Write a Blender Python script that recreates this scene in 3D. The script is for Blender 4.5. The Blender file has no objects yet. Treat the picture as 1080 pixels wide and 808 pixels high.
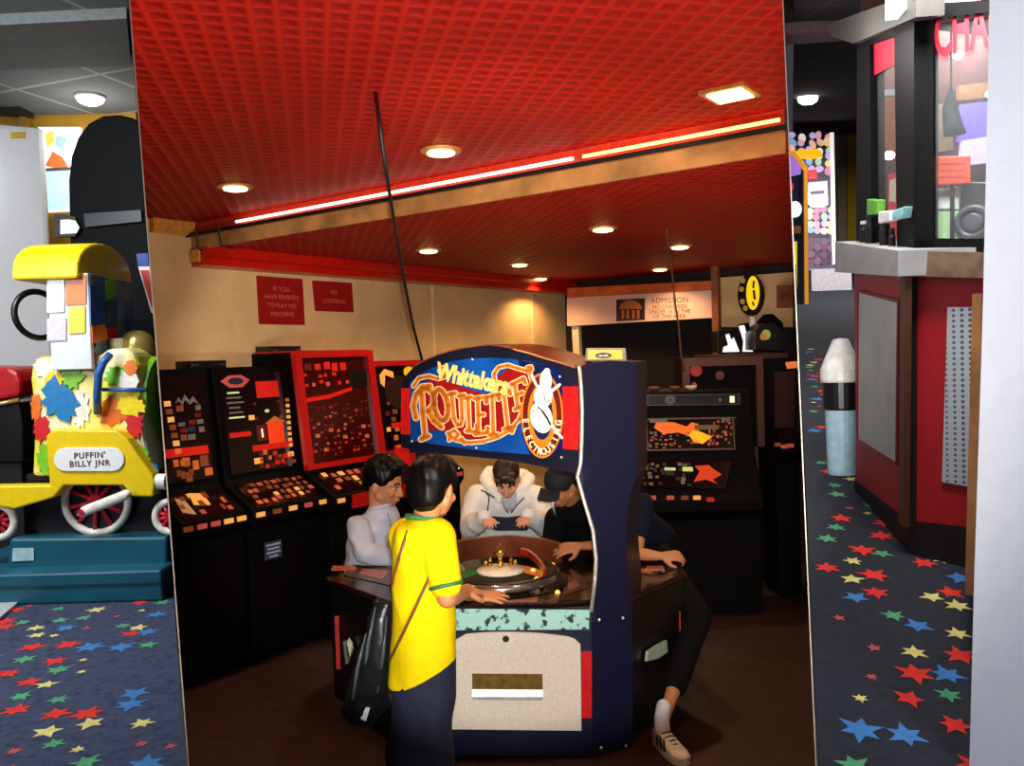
import bpy, bmesh, math, random
from mathutils import Vector, Matrix
V = Vector
random.seed(7)
SC = bpy.context.scene
COL = SC.collection
PI = math.pi

# ------------------------------------------------------------------ camera
CAMZ = 1.72
FPX = 900.0
PITCH = math.radians(1.85)
ROLL = math.radians(1.72)
C0 = V((0, 0, CAMZ))
FW = V((0, math.cos(PITCH), -math.sin(PITCH)))
U0 = V((0, math.sin(PITCH), math.cos(PITCH)))
R0 = V((1, 0, 0))
RT = R0 * math.cos(ROLL) - U0 * math.sin(ROLL)
UP = R0 * math.sin(ROLL) + U0 * math.cos(ROLL)
cam_data = bpy.data.cameras.new('camera')
cam_data.sensor_width = 36
cam_data.lens = 36 * FPX / 1080
cam_data.clip_start = 0.02
cam = bpy.data.objects.new('camera', cam_data)
COL.objects.link(cam)
cam.matrix_world = Matrix(((RT.x, UP.x, -FW.x, C0.x), (RT.y, UP.y, -FW.y, C0.y), (RT.z, UP.z, -FW.z, C0.z), (0, 0, 0, 1)))
SC.camera = cam
SC.view_settings.view_transform = 'Standard'
SC.view_settings.look = 'None'
SC.view_settings.gamma = 1
SC.view_settings.use_curve_mapping = False
SC.view_settings.exposure = 0.0


def ray(px, py):
    return FW + RT * ((px - 540) / FPX) + UP * ((404 - py) / FPX)


def at(px, py, Y):                    # point on the sight line at distance Y into the room
    d = ray(px, py)
    return C0 + d * (Y / d.y)


def onz(px, py, z):
    d = ray(px, py)
    return C0 + d * ((z - CAMZ) / d.z)


def onp(px, py, p, n, off=0.0):       # on the plane through p with normal n
    d = ray(px, py)
    return C0 + d * (((p + n * off - C0).dot(n)) / d.dot(n))


# ------------------------------------------------------------------ materials
def lin(c):
    return c / 12.92 if c <= 0.04045 else ((c + 0.055) / 1.055) ** 2.4


def rgb(h):
    return (lin(int(h[0:2], 16) / 255), lin(int(h[2:4], 16) / 255), lin(int(h[4:6], 16) / 255))


MATS = {}


def mat(name, hexc, rough=0.5, metal=0.0, emit=0.0, emitc=None, noise=0.12, scale=30.0, bump=0.0, hex2=None, spec=0.5, trans=0.0, alpha=1.0, thr=None, coat=0.0):
    if name in MATS:
        return MATS[name]
    m = bpy.data.materials.new(name)
    m.use_nodes = True
    nt = m.node_tree
    b = nt.nodes['Principled BSDF']
    c = rgb(hexc)
    tc = nt.nodes.new('ShaderNodeTexCoord')
    nz = nt.nodes.new('ShaderNodeTexNoise')
    nz.inputs['Scale'].default_value = scale
    nz.inputs['Detail'].default_value = 4
    nt.links.new(tc.outputs['Object'], nz.inputs['Vector'])
    cr = nt.nodes.new('ShaderNodeValToRGB')
    c2 = rgb(hex2) if hex2 else tuple(x * (1 - noise) for x in c)
    cb = c if hex2 else tuple(min(1, x * (1 + noise)) for x in c)
    lo, hi = thr if thr else (0.35, 0.65)
    cr.color_ramp.elements[0].position = lo
    cr.color_ramp.elements[1].position = hi
    cr.color_ramp.elements[0].color = (*c2, 1)
    cr.color_ramp.elements[1].color = (*cb, 1)
    nt.links.new(nz.outputs['Fac'], cr.inputs['Fac'])
    nt.links.new(cr.outputs['Color'], b.inputs['Base Color'])
    b.inputs['Roughness'].default_value = rough
    b.inputs['Metallic'].default_value = metal
    b.inputs['Specular IOR Level'].default_value = spec
    b.inputs['Coat Weight'].default_value = coat
    if trans:
        b.inputs['Transmission Weight'].default_value = trans
    if alpha < 1:
        b.inputs['Alpha'].default_value = alpha
    if emit:
        b.inputs['Emission Color'].default_value = (*(rgb(emitc) if emitc else c), 1)
        b.inputs['Emission Strength'].default_value = emit
    if bump:
        bp = nt.nodes.new('ShaderNodeBump')
        bp.inputs['Strength'].default_value = bump
        bp.inputs['Distance'].default_value = 0.01
        nt.links.new(nz.outputs['Fac'], bp.inputs['Height'])
        nt.links.new(bp.outputs['Normal'], b.inputs['Normal'])
    MATS[name] = m
    return m


def glow(name, hexc, s=0.5):
    return mat(name, hexc, 0.4, 0, s, noise=0.02)


# ------------------------------------------------------------------ mesh builder
def basis(d):
    d = d.normalized()
    t = V((0, 0, 1)) if abs(d.z) < 0.9 else V((1, 0, 0))
    a = d.cross(t).normalized()
    return a, d.cross(a).normalized()


class MB:
    def __init__(self, M=None):
        self.bm = bmesh.new()
        self.M = M
        self.mi = 0

    def v(self, p):
        p = V(p)
        if self.M is not None:
            p = self.M @ p
        return self.bm.verts.new(p)

    def f(self, vs):
        try:
            fc = self.bm.faces.new(vs)
            fc.material_index = self.mi
            return fc
        except ValueError:
            return None

    def poly(self, pts):
        return self.f([self.v(p) for p in pts])

    def prism(self, pts, vec):
        vec = V(vec)
        a = [self.v(p) for p in pts]
        b = [self.v(V(p) + vec) for p in pts]
        self.f(a)
        self.f(b[::-1])
        n = len(a)
        for i in range(n):
            self.f([a[i], a[(i + 1) % n], b[(i + 1) % n], b[i]])
        return self

    def box(self, c, s, R=None):
        c = V(c)
        h = V(s) / 2
        P = []
        for sx in (-1, 1):
            for sy in (-1, 1):
                for sz in (-1, 1):
                    q = V((sx * h.x, sy * h.y, sz * h.z))
                    P.append(self.v(c + (R @ q if R else q)))
        for q in ((0, 1, 3, 2), (4, 6, 7, 5), (0, 4, 5, 1), (2, 3, 7, 6), (0, 2, 6, 4), (1, 5, 7, 3)):
            self.f([P[i] for i in q])
        return self

    def lohi(self, lo, hi):
        lo, hi = V(lo), V(hi)
        return self.box((lo + hi) / 2, hi - lo)

    def ring(self, c, u, w, n=16):
        return [self.v(c + u * math.cos(2 * PI * k / n) + w * math.sin(2 * PI * k / n)) for k in range(n)]

    def bridge(self, a, b):
        n = len(a)
        for i in range(n):
            self.f([a[i], a[(i + 1) % n], b[(i + 1) % n], b[i]])

    def loft(self, rings, n=20, caps=True):          # rings: (center, half axis u, half axis w)
        R = [self.ring(V(c), V(u), V(w), n) for c, u, w in rings]
        for a, b in zip(R, R[1:]):
            self.bridge(a, b)
        if caps:
            self.f(R[0][::-1])
            self.f(R[-1])
        return self

    def cyl(self, p0, p1, r0, r1=None, n=16, caps=True):
        p0, p1 = V(p0), V(p1)
        r1 = r0 if r1 is None else r1
        a, b = basis(p1 - p0)
        return self.loft([(p0, a * r0, b * r0), (p1, a * r1, b * r1)], n, caps)

    def tube(self, pts, r, n=10):
        pts = [V(p) for p in pts]
        rr = r if isinstance(r, (list, tuple)) else [r] * len(pts)
        a, b = basis(pts[1] - pts[0])
        rings = []
        for i, p in enumerate(pts):
            d = (pts[min(i + 1, len(pts) - 1)] - pts[max(i - 1, 0)]).normalized()
            a = (a - d * a.dot(d)).normalized()
            b = d.cross(a).normalized()
            rings.append((p, a * rr[i], b * rr[i]))
        return self.loft(rings, n)

    def ell(self, c, rad, R=None, nu=18, nv=10):
        c = V(c)
        if isinstance(rad, (int, float)):
            rad = (rad, rad, rad)
        rows = []
        T = lambda q: c + (R @ q if R else q)
        top = self.v(T(V((0, 0, rad[2]))))
        bot = self.v(T(V((0, 0, -rad[2]))))
        for j in range(1, nv):
            th = PI * j / nv
            rows.append([self.v(T(V((rad[0] * math.sin(th) * math.cos(2 * PI * i / nu), rad[1] * math.sin(th) * math.sin(2 * PI * i / nu), rad[2] * math.cos(th))))) for i in range(nu)])
        for i in range(nu):
            self.f([top, rows[0][i], rows[0][(i + 1) % nu]])
            self.f([bot, rows[-1][(i + 1) % nu], rows[-1][i]])
        for a, b in zip(rows, rows[1:]):
            for i in range(nu):
                self.f([a[i], b[i], b[(i + 1) % nu], a[(i + 1) % nu]])
        return self

    def cap(self, p0, r0, p1, r1):                   # tapered capsule
        p0, p1 = V(p0), V(p1)
        self.ell(p0, r0, nu=12, nv=8)
        self.ell(p1, r1, nu=12, nv=8)
        if (p1 - p0).length > 1e-5:
            self.cyl(p0, p1, r0, r1, 12)
        return self

    def chain(self, pts, rs):
        for i in range(len(pts) - 1):
            self.cap(pts[i], rs[i], pts[i + 1], rs[i + 1])
        return self

    def torus(self, c, ax, R, r, n=28, m=10, a0=0.0, a1=2 * PI):
        c = V(c)
        a, b = basis(V(ax))
        ax = V(ax).normalized()
        full = abs(a1 - a0 - 2 * PI) < 1e-6
        rings = []
        cnt = n if full else n + 1
        for i in range(cnt):
            t = a0 + (a1 - a0) * i / n
            d = a * math.cos(t) + b * math.sin(t)
            rings.append(self.ring(c + d * R, d * r, ax * r, m))
        for i in range(len(rings) - (0 if full else 1)):
            self.bridge(rings[i], rings[(i + 1) % len(rings)])
        if not full:
            self.f(rings[0][::-1])
            self.f(rings[-1])
        return self

    def lathe(self, prof, c, ax=(0, 0, 1), n=28, caps=True):
        c = V(c)
        ax = V(ax).normalized()
        a, b = basis(ax)
        return self.loft([(c + ax * h, a * max(r, 1e-4), b * max(r, 1e-4)) for r, h in prof], n, caps)

    def ribbon(self, pts, w, T, off):                # flat stroke, pts in artwork coordinates, T maps to 3D
        for i in range(len(pts) - 1):
            (x0, y0), (x1, y1) = pts[i], pts[i + 1]
            L = math.hypot(x1 - x0, y1 - y0) or 1
            nx, ny = -(y1 - y0) / L * w / 2, (x1 - x0) / L * w / 2
            self.poly([T(x0 + nx, y0 + ny, off), T(x1 + nx, y1 + ny, off), T(x1 - nx, y1 - ny, off), T(x0 - nx, y0 - ny, off)])
        for (x, y) in pts:
            self.poly([T(x + w / 2 * math.cos(k * PI / 5), y + w / 2 * math.sin(k * PI / 5), off) for k in range(10)])
        return self

    def finish(self, me, smooth):
        bmesh.ops.recalc_face_normals(self.bm, faces=self.bm.faces[:])
        self.bm.to_mesh(me)
        self.bm.free()
        if smooth:
            for p in me.polygons:
                p.use_smooth = True

    def build(self, name, mats, parent=None, smooth=False, bevel=0.0, local=False, auto=None):
        me = bpy.data.meshes.new(name)
        if parent is not None and not local:
            inv = wmat(parent).inverted()
            bmesh.ops.transform(self.bm, matrix=inv, verts=self.bm.verts[:])
        self.finish(me, smooth)
        for m in (mats if isinstance(mats, (list, tuple)) else [mats]):
            me.materials.append(m)
        o = bpy.data.objects.new(name, me)
        COL.objects.link(o)
        if parent is not None:
            o.parent = parent
        if bevel:
            md = o.modifiers.new('bevel', 'BEVEL')
            md.width = bevel
            md.segments = 2
            md.limit_method = 'ANGLE'
        return o

    def soft(self, name, m, parent, voxel=0.008, it=6):     # fuse everything into one continuous skin
        tmp = self.build('tmp', m)
        md = tmp.modifiers.new('r', 'REMESH')
        md.mode = 'VOXEL'
        md.voxel_size = voxel
        if it:
            s = tmp.modifiers.new('s', 'SMOOTH')
            s.iterations = it
            s.factor = 0.5
        dg = bpy.context.evaluated_depsgraph_get()
        me = bpy.data.meshes.new_from_object(tmp.evaluated_get(dg))
        bpy.data.objects.remove(tmp)
        if parent is not None:
            me.transform(wmat(parent).inverted())
        for p in me.polygons:
            p.use_smooth = True
        me.name = name
        me.materials.clear()
        me.materials.append(m)
        o = bpy.data.objects.new(name, me)
        COL.objects.link(o)
        if parent is not None:
            o.parent = parent
        return o


def wmat(o):
    M = o.matrix_basis.copy()
    while o.parent:
        o = o.parent
        M = o.matrix_basis @ M
    return M


def tag(o, label, cat, group=None):
    o['label'] = label
    o['category'] = cat
    if group:
        o['group'] = group
    return o


def thing(name, label, cat, loc=(0, 0, 0), rz=0.0, group=None):
    o = bpy.data.objects.new(name, None)
    o.empty_display_size = 0.05
    o.location = loc
    o.rotation_euler = (0, 0, rz)
    COL.objects.link(o)
    return tag(o, label, cat, group)


def struct(o):
    o['kind'] = 'structure'
    return o


def text_polys(body, size=1.0, offset=0.0, align='CENTER', shear=0.0, space=1.0):
    cu = bpy.data.curves.new('t', 'FONT')
    cu.body = body
    cu.size = size
    cu.align_x = align
    cu.align_y = 'CENTER'
    cu.offset = offset
    cu.shear = shear
    cu.space_character = space
    cu.resolution_u = 3
    o = bpy.data.objects.new('t', cu)
    COL.objects.link(o)
    dg = bpy.context.evaluated_depsgraph_get()
    me = bpy.data.meshes.new_from_object(o.evaluated_get(dg))
    out = [[(me.vertices[i].co.x, me.vertices[i].co.y) for i in p.vertices] for p in me.polygons]
    bpy.data.objects.remove(o)
    bpy.data.curves.remove(cu)
    return out


def put_text(mb, body, org, ux, uy, size, **k):
    for pl in text_polys(body, size, **k):
        mb.poly([V(org) + V(ux) * x + V(uy) * y for x, y in pl])


def dup(root, loc, label=None, group=None, rz=None):
    r = root.copy()
    COL.objects.link(r)
    r.location = loc
    if rz is not None:
        r.rotation_euler = (0, 0, rz)
    if label:
        r['label'] = label
    if group:
        r['group'] = group
    for ch in list(root.children):
        c = ch.copy()
        COL.objects.link(c)
        c.parent = r
        for g in list(ch.children):
            d = g.copy()
            COL.objects.link(d)
            d.parent = c
    return r


def lamp(name, kind, loc, energy, color=(1, 1, 1), size=0.1, target=None, spot=None, blend=0.3):
    d = bpy.data.lights.new(name, kind)
    d.energy = energy
    d.color = color
    if kind == 'AREA':
        d.size = size
    else:
        d.shadow_soft_size = size
    if spot:
        d.spot_size = math.radians(spot)
        d.spot_blend = blend
    o = bpy.data.objects.new(name, d)
    o.location = loc
    if target is not None:
        o.rotation_euler = (V(target) - V(loc)).to_track_quat('-Z', 'Y').to_euler()
    COL.objects.link(o)
    return o


# common finishes
M_black = mat('black_plastic', '0b0a0c', 0.35)
M_blacksat = mat('black_laminate', '050405', 0.65, spec=.08)
M_chrome = mat('chrome', 'd8d4c8', 0.18, 1.0)
M_navy = mat('navy_paint_worn', '090f2e', 0.45, noise=0.1, scale=9, hex2='1a2138', thr=(0.28, 0.36))
M_navyf = mat('navy_paint', '0d1644', 0.4)
M_redpanel = mat('red_panel', 'c81414', 0.4)
M_cream = mat('cream_ink', 'f6e6b8', 0.5, noise=0.03)
M_orange = mat('orange_ink', 'e28420', 0.5, noise=0.1)
M_dorange = mat('deep_orange_ink', 'bc5a12', 0.5)
M_white = mat('white_paint', 'f2f2f0', 0.45, noise=0.03)
M_skinA = mat('skin_brown', 'bc7c50', 0.55, noise=0.06, scale=14)
M_skinB = mat('skin_fair', 'd89a78', 0.55, noise=0.06, scale=14)
M_hair = mat('black_hair', '060505', 0.42, spec=.18, noise=0.3, scale=60)
M_hairb = mat('dark_brown_hair', '2a1710', 0.5, noise=0.3, scale=60)
# ================================================================== the red-ceilinged room
A_ = V((math.sin(math.radians(36)), math.cos(math.radians(36)), 0))   # along the left wall, into the room
N_ = V((A_.y, -A_.x, 0))                                               # left wall's normal, into the room
CZ = 2.43                                                              # far ceiling height
CZN = 2.58                                                             # nearer ceiling height
CORN = V((0.56, 8.64, 0))
ZV = V((0, 0, 1))


def onwall(px, py, off=0.0):
    return onp(px, py, CORN, N_, off)


def onback(px, py, off=0.0):
    return onp(px, py, CORN, -A_, off)


def sA(p):
    return (p - CORN).dot(A_)


# added partitions standing for the print's side edges, run back between the rooms
def partition(name, pxt, pxb, y0, y1, outward):
    pxm = (pxt + pxb) / 2
    n = V((1, -(pxm - 540) / FPX, 0)).normalized() * outward
    near = [at(pxt, 0, y0), at(pxb, 808, y0)]
    T, B = near
    d = (B - T)
    top = T - d * 1.2
    bot = B + d * 0.6
    far = lambda p: C0 + (p - C0) * (y1 / p.y)
    th = 0.002
    mb = MB()
    mb.prism([top, bot, far(bot), far(top)], n * th)
    w = struct(mb.build(name, mat('partition_paint', '2a1a18', 0.8) if outward < 0 else mat('partition_pale_bounce', 'b8b0b0', 0.8)))  # right board kept pale so it bounces light into the hall
    mb = MB()
    cut = 0.008
    nb = lambda p: C0 + (p - C0) * ((y0 - cut) / y0)
    mb.prism([nb(top), nb(bot), bot, top], n * 0.002)
    e = struct(mb.build(name.replace('wall', 'trim'), mat('board_edge_pale', '8c8074', 0.8)))
    return w


Y0P = 1.6
partition('wall_left', 137.2, 199.5, Y0P, 7.4, -1)
partition('wall_right', 825.0, 860.0, Y0P, 8.95, 1)


def mat_waffle():
    m = bpy.data.materials.new('red_waffle_ceiling')
    m.use_nodes = True
    nt = m.node_tree
    b = nt.nodes['Principled BSDF']
    tc = nt.nodes.new('ShaderNodeTexCoord')
    mp = nt.nodes.new('ShaderNodeMapping')
    mp.inputs['Rotation'].default_value = (0, 0, math.radians(36 + 45 - 4))
    nt.links.new(tc.outputs['Object'], mp.inputs['Vector'])
    hs = []
    for ax in ('X', 'Y'):
        sp = nt.nodes.new('ShaderNodeSeparateXYZ')
        nt.links.new(mp.outputs['Vector'], sp.inputs[0])
        mu = nt.nodes.new('ShaderNodeMath')
        mu.operation = 'MULTIPLY'
        mu.inputs[1].default_value = 2 * PI / 0.062
        nt.links.new(sp.outputs[ax], mu.inputs[0])
        cs = nt.nodes.new('ShaderNodeMath')
        cs.operation = 'COSINE'
        nt.links.new(mu.outputs[0], cs.inputs[0])
        hs.append(cs)
    mx = nt.nodes.new('ShaderNodeMath')
    mx.operation = 'MAXIMUM'
    nt.links.new(hs[0].outputs[0], mx.inputs[0])
    nt.links.new(hs[1].outputs[0], mx.inputs[1])
    cr = nt.nodes.new('ShaderNodeValToRGB')
    cr.color_ramp.elements[0].position = 0.35
    cr.color_ramp.elements[1].position = 0.85
    cr.color_ramp.elements[0].color = (*rgb('a80a06'), 1)
    cr.color_ramp.elements[1].color = (*rgb('c4200e'), 1)
    nt.links.new(mx.outputs[0], cr.inputs['Fac'])
    nz = nt.nodes.new('ShaderNodeTexNoise')
    nz.inputs['Scale'].default_value = 2.2
    nz.inputs['Detail'].default_value = 5
    nt.links.new(tc.outputs['Object'], nz.inputs['Vector'])
    mix = nt.nodes.new('ShaderNodeMix')
    mix.data_type = 'RGBA'
    mix.blend_type = 'MULTIPLY'
    mix.inputs['Factor'].default_value = 0.35
    nt.links.new(cr.outputs['Color'], mix.inputs['A'])
    nt.links.new(nz.outputs['Fac'], mix.inputs['B'])
    nt.links.new(mix.outputs['Result'], b.inputs['Base Color'])
    bp = nt.nodes.new('ShaderNodeBump')
    bp.inputs['Strength'].default_value = 0.5
    bp.inputs['Distance'].default_value = 0.012
    nt.links.new(mx.outputs[0], bp.inputs['Height'])
    nt.links.new(bp.outputs['Normal'], b.inputs['Normal'])
    b.inputs['Roughness'].default_value = 0.55
    b.inputs['Specular IOR Level'].default_value = 0.25
    return m


M_waffle = mat_waffle()
M_creamwall = mat('cream_wall', 'dcb47c', 0.8, scale=5, noise=0.08)
M_darkfloor = mat('dark_maroon_floor', '2c1416', 0.6, scale=14, noise=0.4, bump=0.1)


def along(s, off=0.0, z=0.0):          # s along the left wall from the corner, off into the room
    return CORN + A_ * s + N_ * off + V((0, 0, z))


NL_ = ray(137.2, 0).cross(ray(199.5, 808)).normalized()
NR_ = ray(825.0, 0).cross(ray(860.0, 808)).normalized()


def cut(p, d, n):                      # where a line meets a partition's plane
    return p + d * ((C0 - p).dot(n) / d.dot(n))


# where the partitions cut the room, as plan lines through the camera's foot
def part_pt(px, y):
    return V(((px - 540) / FPX * y, y, 0))


LEFTW = part_pt(158, 5.0)
tl = sA(at(156, 300, 5.0))
WLT, WLB = cut(along(-4.6, 0, CZN), A_, NL_), cut(along(-4.6), A_, NL_)
WRT, WRB = cut(CORN + ZV * CZ, N_, NR_), cut(CORN, N_, NR_)
XV = V((1, 0, 0))
foot = [cut(V((0, 1, 0)), XV, NL_), WLB, CORN, WRB, cut(V((0, 1, 0)), XV, NR_)]
mb = MB()
mb.prism([V((p.x, p.y, -0.1)) for p in foot], (0, 0, 0.1))
struct(mb.build('floor', M_darkfloor))
bl = onz(465, 184, CZN)
s_beam = sA(bl)


def meet(s, px):                       # where the line across the room at s meets the sight line of column px
    p0 = CORN + A_ * s
    k = (px - 540) / FPX
    return p0 + N_ * ((k * p0.y - p0.x) / (N_.x - k * N_.y))


mb = MB()
mb.prism([V((p.x, p.y, CZ)) for p in (along(s_beam + .02), CORN, WRT, cut(along(s_beam + .02, 0, CZ), N_, NR_))], (0, 0, 0.05))
struct(mb.build('ceiling_rear', M_waffle))
mb = MB()
mb.prism([V((p.x, p.y, CZN)) for p in (cut(V((0, 1, CZN)), XV, NL_), WLT, along(s_beam + .02), cut(along(s_beam + .02, 0, CZN), N_, NR_), cut(V((0, 1, CZN)), XV, NR_))], (0, 0, 0.05))
struct(mb.build('ceiling', M_waffle))
mb = MB()
mb.prism([WLB, CORN, CORN + ZV * CZ, along(s_beam, 0, CZ), along(s_beam, 0, CZN), WLT], -N_ * 0.06)
struct(mb.build('wall_rear_left', M_creamwall))
mb = MB()
mb.prism([CORN, WRB, WRT, CORN + ZV * CZ], A_ * 0.06)
struct(mb.build('wall_rear', mat('dark_rear_wall', '1c0d0c', 0.8)))

# panel joints of the cream wall
for i, (px, y0, y1) in enumerate(((457, 298, 384), (561, 307, 384))):
    s = sA(onwall(px, 340, 0.0))
    mb = MB()
    mb.prism([along(s - 0.012, 0, 1.2), along(s + 0.012, 0, 1.2), along(s + 0.012, 0, CZ - 0.11), along(s - 0.012, 0, CZ - 0.11)], N_ * 0.006)
    struct(mb.build('trim_%d' % (i + 1), mat('cream_strip', 'ead2a8', 0.6)))

# red dado rail / soffit moulding along the cream wall under the far ceiling
s0 = sA(onwall(212, 270, 0.1))
M_redtrim = mat('gloss_red_trim', 'c01408', 0.3)
mb = MB()
mb.prism([along(s0, 0, CZ), along(s0, 0.16, CZ), along(s0, 0.16, CZ - 0.05), along(s0, 0.13, CZ - 0.07), along(s0, 0.13, CZ - 0.11), along(s0, 0.0, CZ - 0.115)], A_ * (-s0 - 0.02))
struct(mb.build('trim_3', M_redtrim))
SW = sA(WLT) + 0.01
mb = MB()
mb.prism([along(SW, 0, CZN), along(SW, 0.05, CZN), along(SW, 0.05, CZN - 0.06), along(SW, 0.03, CZN - 0.08), along(SW, 0, CZN - 0.08)], A_ * (s_beam - SW))
struct(mb.build('trim_4', mat('gold_moulding', 'd89038', 0.35, noise=0.2)))

# the dropped beam across the ceiling, with its light strip and timber board


def bx_(t, da, z):                     # point of the beam: t across the room from the cream wall
    return CORN + A_ * (s_beam + da) + N_ * t + V((0, 0, z))


beam = thing('ceiling_beam', 'timber-clad beam with a glowing tube crossing below the red waffle ceiling', 'beam', bx_(1.2, 0.1, CZ - 0.2))


def cross(da0, da1, z0, z1, t0=0.005, t1=None):
    if t1 is None:
        t1 = min((cut(CORN + A_ * (s_beam + d_) + ZV * z_, N_, NR_) - CORN).dot(N_) for d_ in (da0, da1) for z_ in (z0, z1)) - 0.004
    m_ = MB()
    m_.prism([bx_(t0, da0, z0), bx_(t0, da1, z0), bx_(t0, da1, z1), bx_(t0, da0, z1)], N_ * (t1 - t0))
    return m_


cross(0.03, 0.30, CZ + 0.052, CZN - 0.002).build('beam_core', mat('beam_red', 'a02010', 0.5), beam)
cross(-0.035, 0.03, CZN - 0.085, CZN - 0.072).build('light_shelf', mat('timber_shelf', 'c07c3c', 0.45, scale=8, noise=0.25), beam)
cross(0.0, 0.018, CZ - 0.012, CZN - 0.086).build('timber_board', mat('timber_board', 'b07a44', 0.4, scale=6, noise=0.35), beam)
cross(0.012, 0.028, CZN - 0.07, CZN - 0.002).build('back_board', mat('red_backboard', 'c03018', 0.5), beam)
cross(-0.04, -0.036, CZN - 0.09, CZN - 0.07).build('black_edge', mat('black_trim', '120606', 0.6), beam)
q = (onp(608, 176, CORN + A_ * (s_beam - .02), -A_) - CORN).dot(N_)
q0 = (onp(248, 224, CORN + A_ * (s_beam - .02), -A_) - CORN).dot(N_)
q1 = (onp(822, 138, CORN + A_ * (s_beam - .02), -A_) - CORN).dot(N_)
for (t0, t1, mname) in ((q0, q - .02, glow('tube_white', 'fff0dc', 3)), (q + .03, q1, glow('tube_warm', 'ffc870', 3))):
    m_ = MB()
    m_.cyl(bx_(t0, -0.015, CZN - 0.045), bx_(t1, -0.015, CZN - 0.045), 0.007)
    m_.build('light_tube', mname, beam)
for t in (0.12, 0.34):
    m_ = MB()
    m_.tube([bx_(t, -0.045, CZN - 0.06), bx_(t, -0.03, CZ - 0.02), bx_(t, 0.05, CZ - 0.03)], 0.006, 6)
    m_.build('hanger_strap', M_black, beam)
lb = thing('gold_end_box', 'gilded box end closing the left end of the timber beam', 'box', bx_(0.1, 0.03, CZ - 0.2))
m_ = MB()
m_.prism([bx_(0.004, -0.02, CZ - 0.09), bx_(0.004, 0.1, CZ - 0.09), bx_(0.004, 0.1, CZ - 0.015), bx_(0.004, -0.02, CZ - 0.015)], N_ * 0.09)
m_.build('gilded_panel', mat('gold_moulding', 'd89038'), lb)

# recessed downlights
M_lens = glow('downlight_lens', 'ffdf90', 5.0)
M_lrim = mat('downlight_rim', 'd8a060', 0.4, 0.5)
DL = [(770, 97, 'square recessed downlight nearest the right edge of the red ceiling', 0),
      (465, 158, 'recessed downlight on the near red ceiling beside the dangling cable', 0),
      (248, 196, 'recessed downlight at the left of the near red ceiling', 0),
      (636, 240, 'recessed downlight just beyond the beam, above the rear white fascia', 0),
      (452, 263, 'recessed downlight beyond the beam, leftmost of the far ceiling', 0),
      (717, 259, 'recessed downlight on the far red ceiling beside the thin hanging wire', 0),
      (548, 278, 'recessed downlight in the middle of the far red ceiling', 0),
      (696, 283, 'small recessed downlight farthest right over the rear fascia', 0),
      (570, 293, 'smallest recessed downlight, nearest the far left corner', 0)]
DLP = []
for i, (px, py, lab, k) in enumerate(DL):
    p = onz(px, py, CZN if i < 3 else CZ)
    DLP.append(p)
    t = thing('downlight', lab, 'ceiling light', p - ZV * 0.012, group='recessed downlights in the red ceiling')
    m_ = MB()
    if i == 0:
        m_.M = Matrix.Translation(p) @ Matrix.Rotation(math.radians(-36), 4, 'Z')
        m_.box((0, 0, -0.006), (0.16, 0.16, 0.012))
        m_.build('rim', M_lrim, t)
        m_ = MB(Matrix.Translation(p) @ Matrix.Rotation(math.radians(-36), 4, 'Z'))
        m_.box((0, 0, -0.014), (0.12, 0.12, 0.006))
        m_.build('lens', M_lens, t)
    else:
        m_.lathe([(0.085, -0.001), (0.085, -0.008), (0.06, -0.012)], p)
        m_.build('rim', M_lrim, t, smooth=False)
        m_ = MB()
        m_.lathe([(0.058, -0.0125), (0.056, -0.02), (0.03, -0.026)], p)
        m_.build('lens', M_lens, t, smooth=True)

# hanging cables
p0 = onz(396, 97, CZN)
pts = [p0] + [at(x, y, Y) for x, y, Y in ((403, 150, 2.6), (411, 205, 3.0), (419, 252, 3.35), (427, 300, 3.7), (436, 345, 4.05), (446, 383, 4.4), (449, 400, 4.45))]
m_ = MB()
m_.tube(pts, 0.0065, 8)
tag(m_.build('power_cable', mat('cable_black', '0a0808', 0.5), smooth=True), 'long black cable dangling from the red ceiling down behind the roulette machine', 'cable')
p0 = onz(703, 242, CZ)
pts = [p0] + [at(x, y, Y) for x, y, Y in ((705, 262, 5.5), (709, 290, 5.6), (712, 320, 5.7), (716, 345, 5.75), (718, 372, 5.8), (722, 392, 5.85))]
m_ = MB()
m_.tube(pts, 0.006, 6)
tag(m_.build('hanging_wire', mat('wire_brown', '6a4038', 0.5), smooth=True), 'thin brown wire hanging before the rear white fascia', 'wire')

# red notices on the cream wall
M_sign = mat('red_notice', '9a0c0c', 0.45)
M_signink = mat('notice_ink', 'd86858', 0.6)


def wall_sign(name, quad, lines, label):
    P = [onwall(x, y, 0.002) for x, y in quad]
    t = thing(name, label, 'sign', (P[2] + P[3]) / 2)
    m_ = MB()
    m_.prism(P, N_ * 0.012)
    m_.build('board', M_sign, t)
    ux = (P[1] - P[0]).normalized()
    w = (P[1] - P[0]).length
    h = (P[0] - P[3]).length
    uy = ZV
    c = (P[0] + P[1] + P[2] + P[3]) / 4 + N_ * 0.0135
    for txt, fy, sz in lines:
        m_ = MB()
        put_text(m_, txt, c + uy * (fy * h), ux, uy, sz * h, offset=0.0)
        m_.build('lettering', M_signink, t)
    return t


wall_sign('notice_board', [(270, 291), (318, 294.5), (320.5, 343), (273, 342)],
          [('IF YOU', 0.25, 0.14), ('HAVE FINISHED', 0.08, 0.13), ('TO PLAY NO', -0.1, 0.13), ('MACHINE', -0.28, 0.14)],
          'larger red notice with four lines of text on the cream wall')
wall_sign('notice_board', [(329, 296), (370, 298.5), (372, 329.5), (332, 328)],
          [('NO', 0.14, 0.2), ('LOITERING', -0.16, 0.2)],
          'smaller red notice reading NO LOITERING on the cream wall')

# ------------------------------------------------------------------ rear fascia over the dark doorway
bO = 0.30


def bk(px, py, off=bO):
    return onback(px, py, off)


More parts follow.
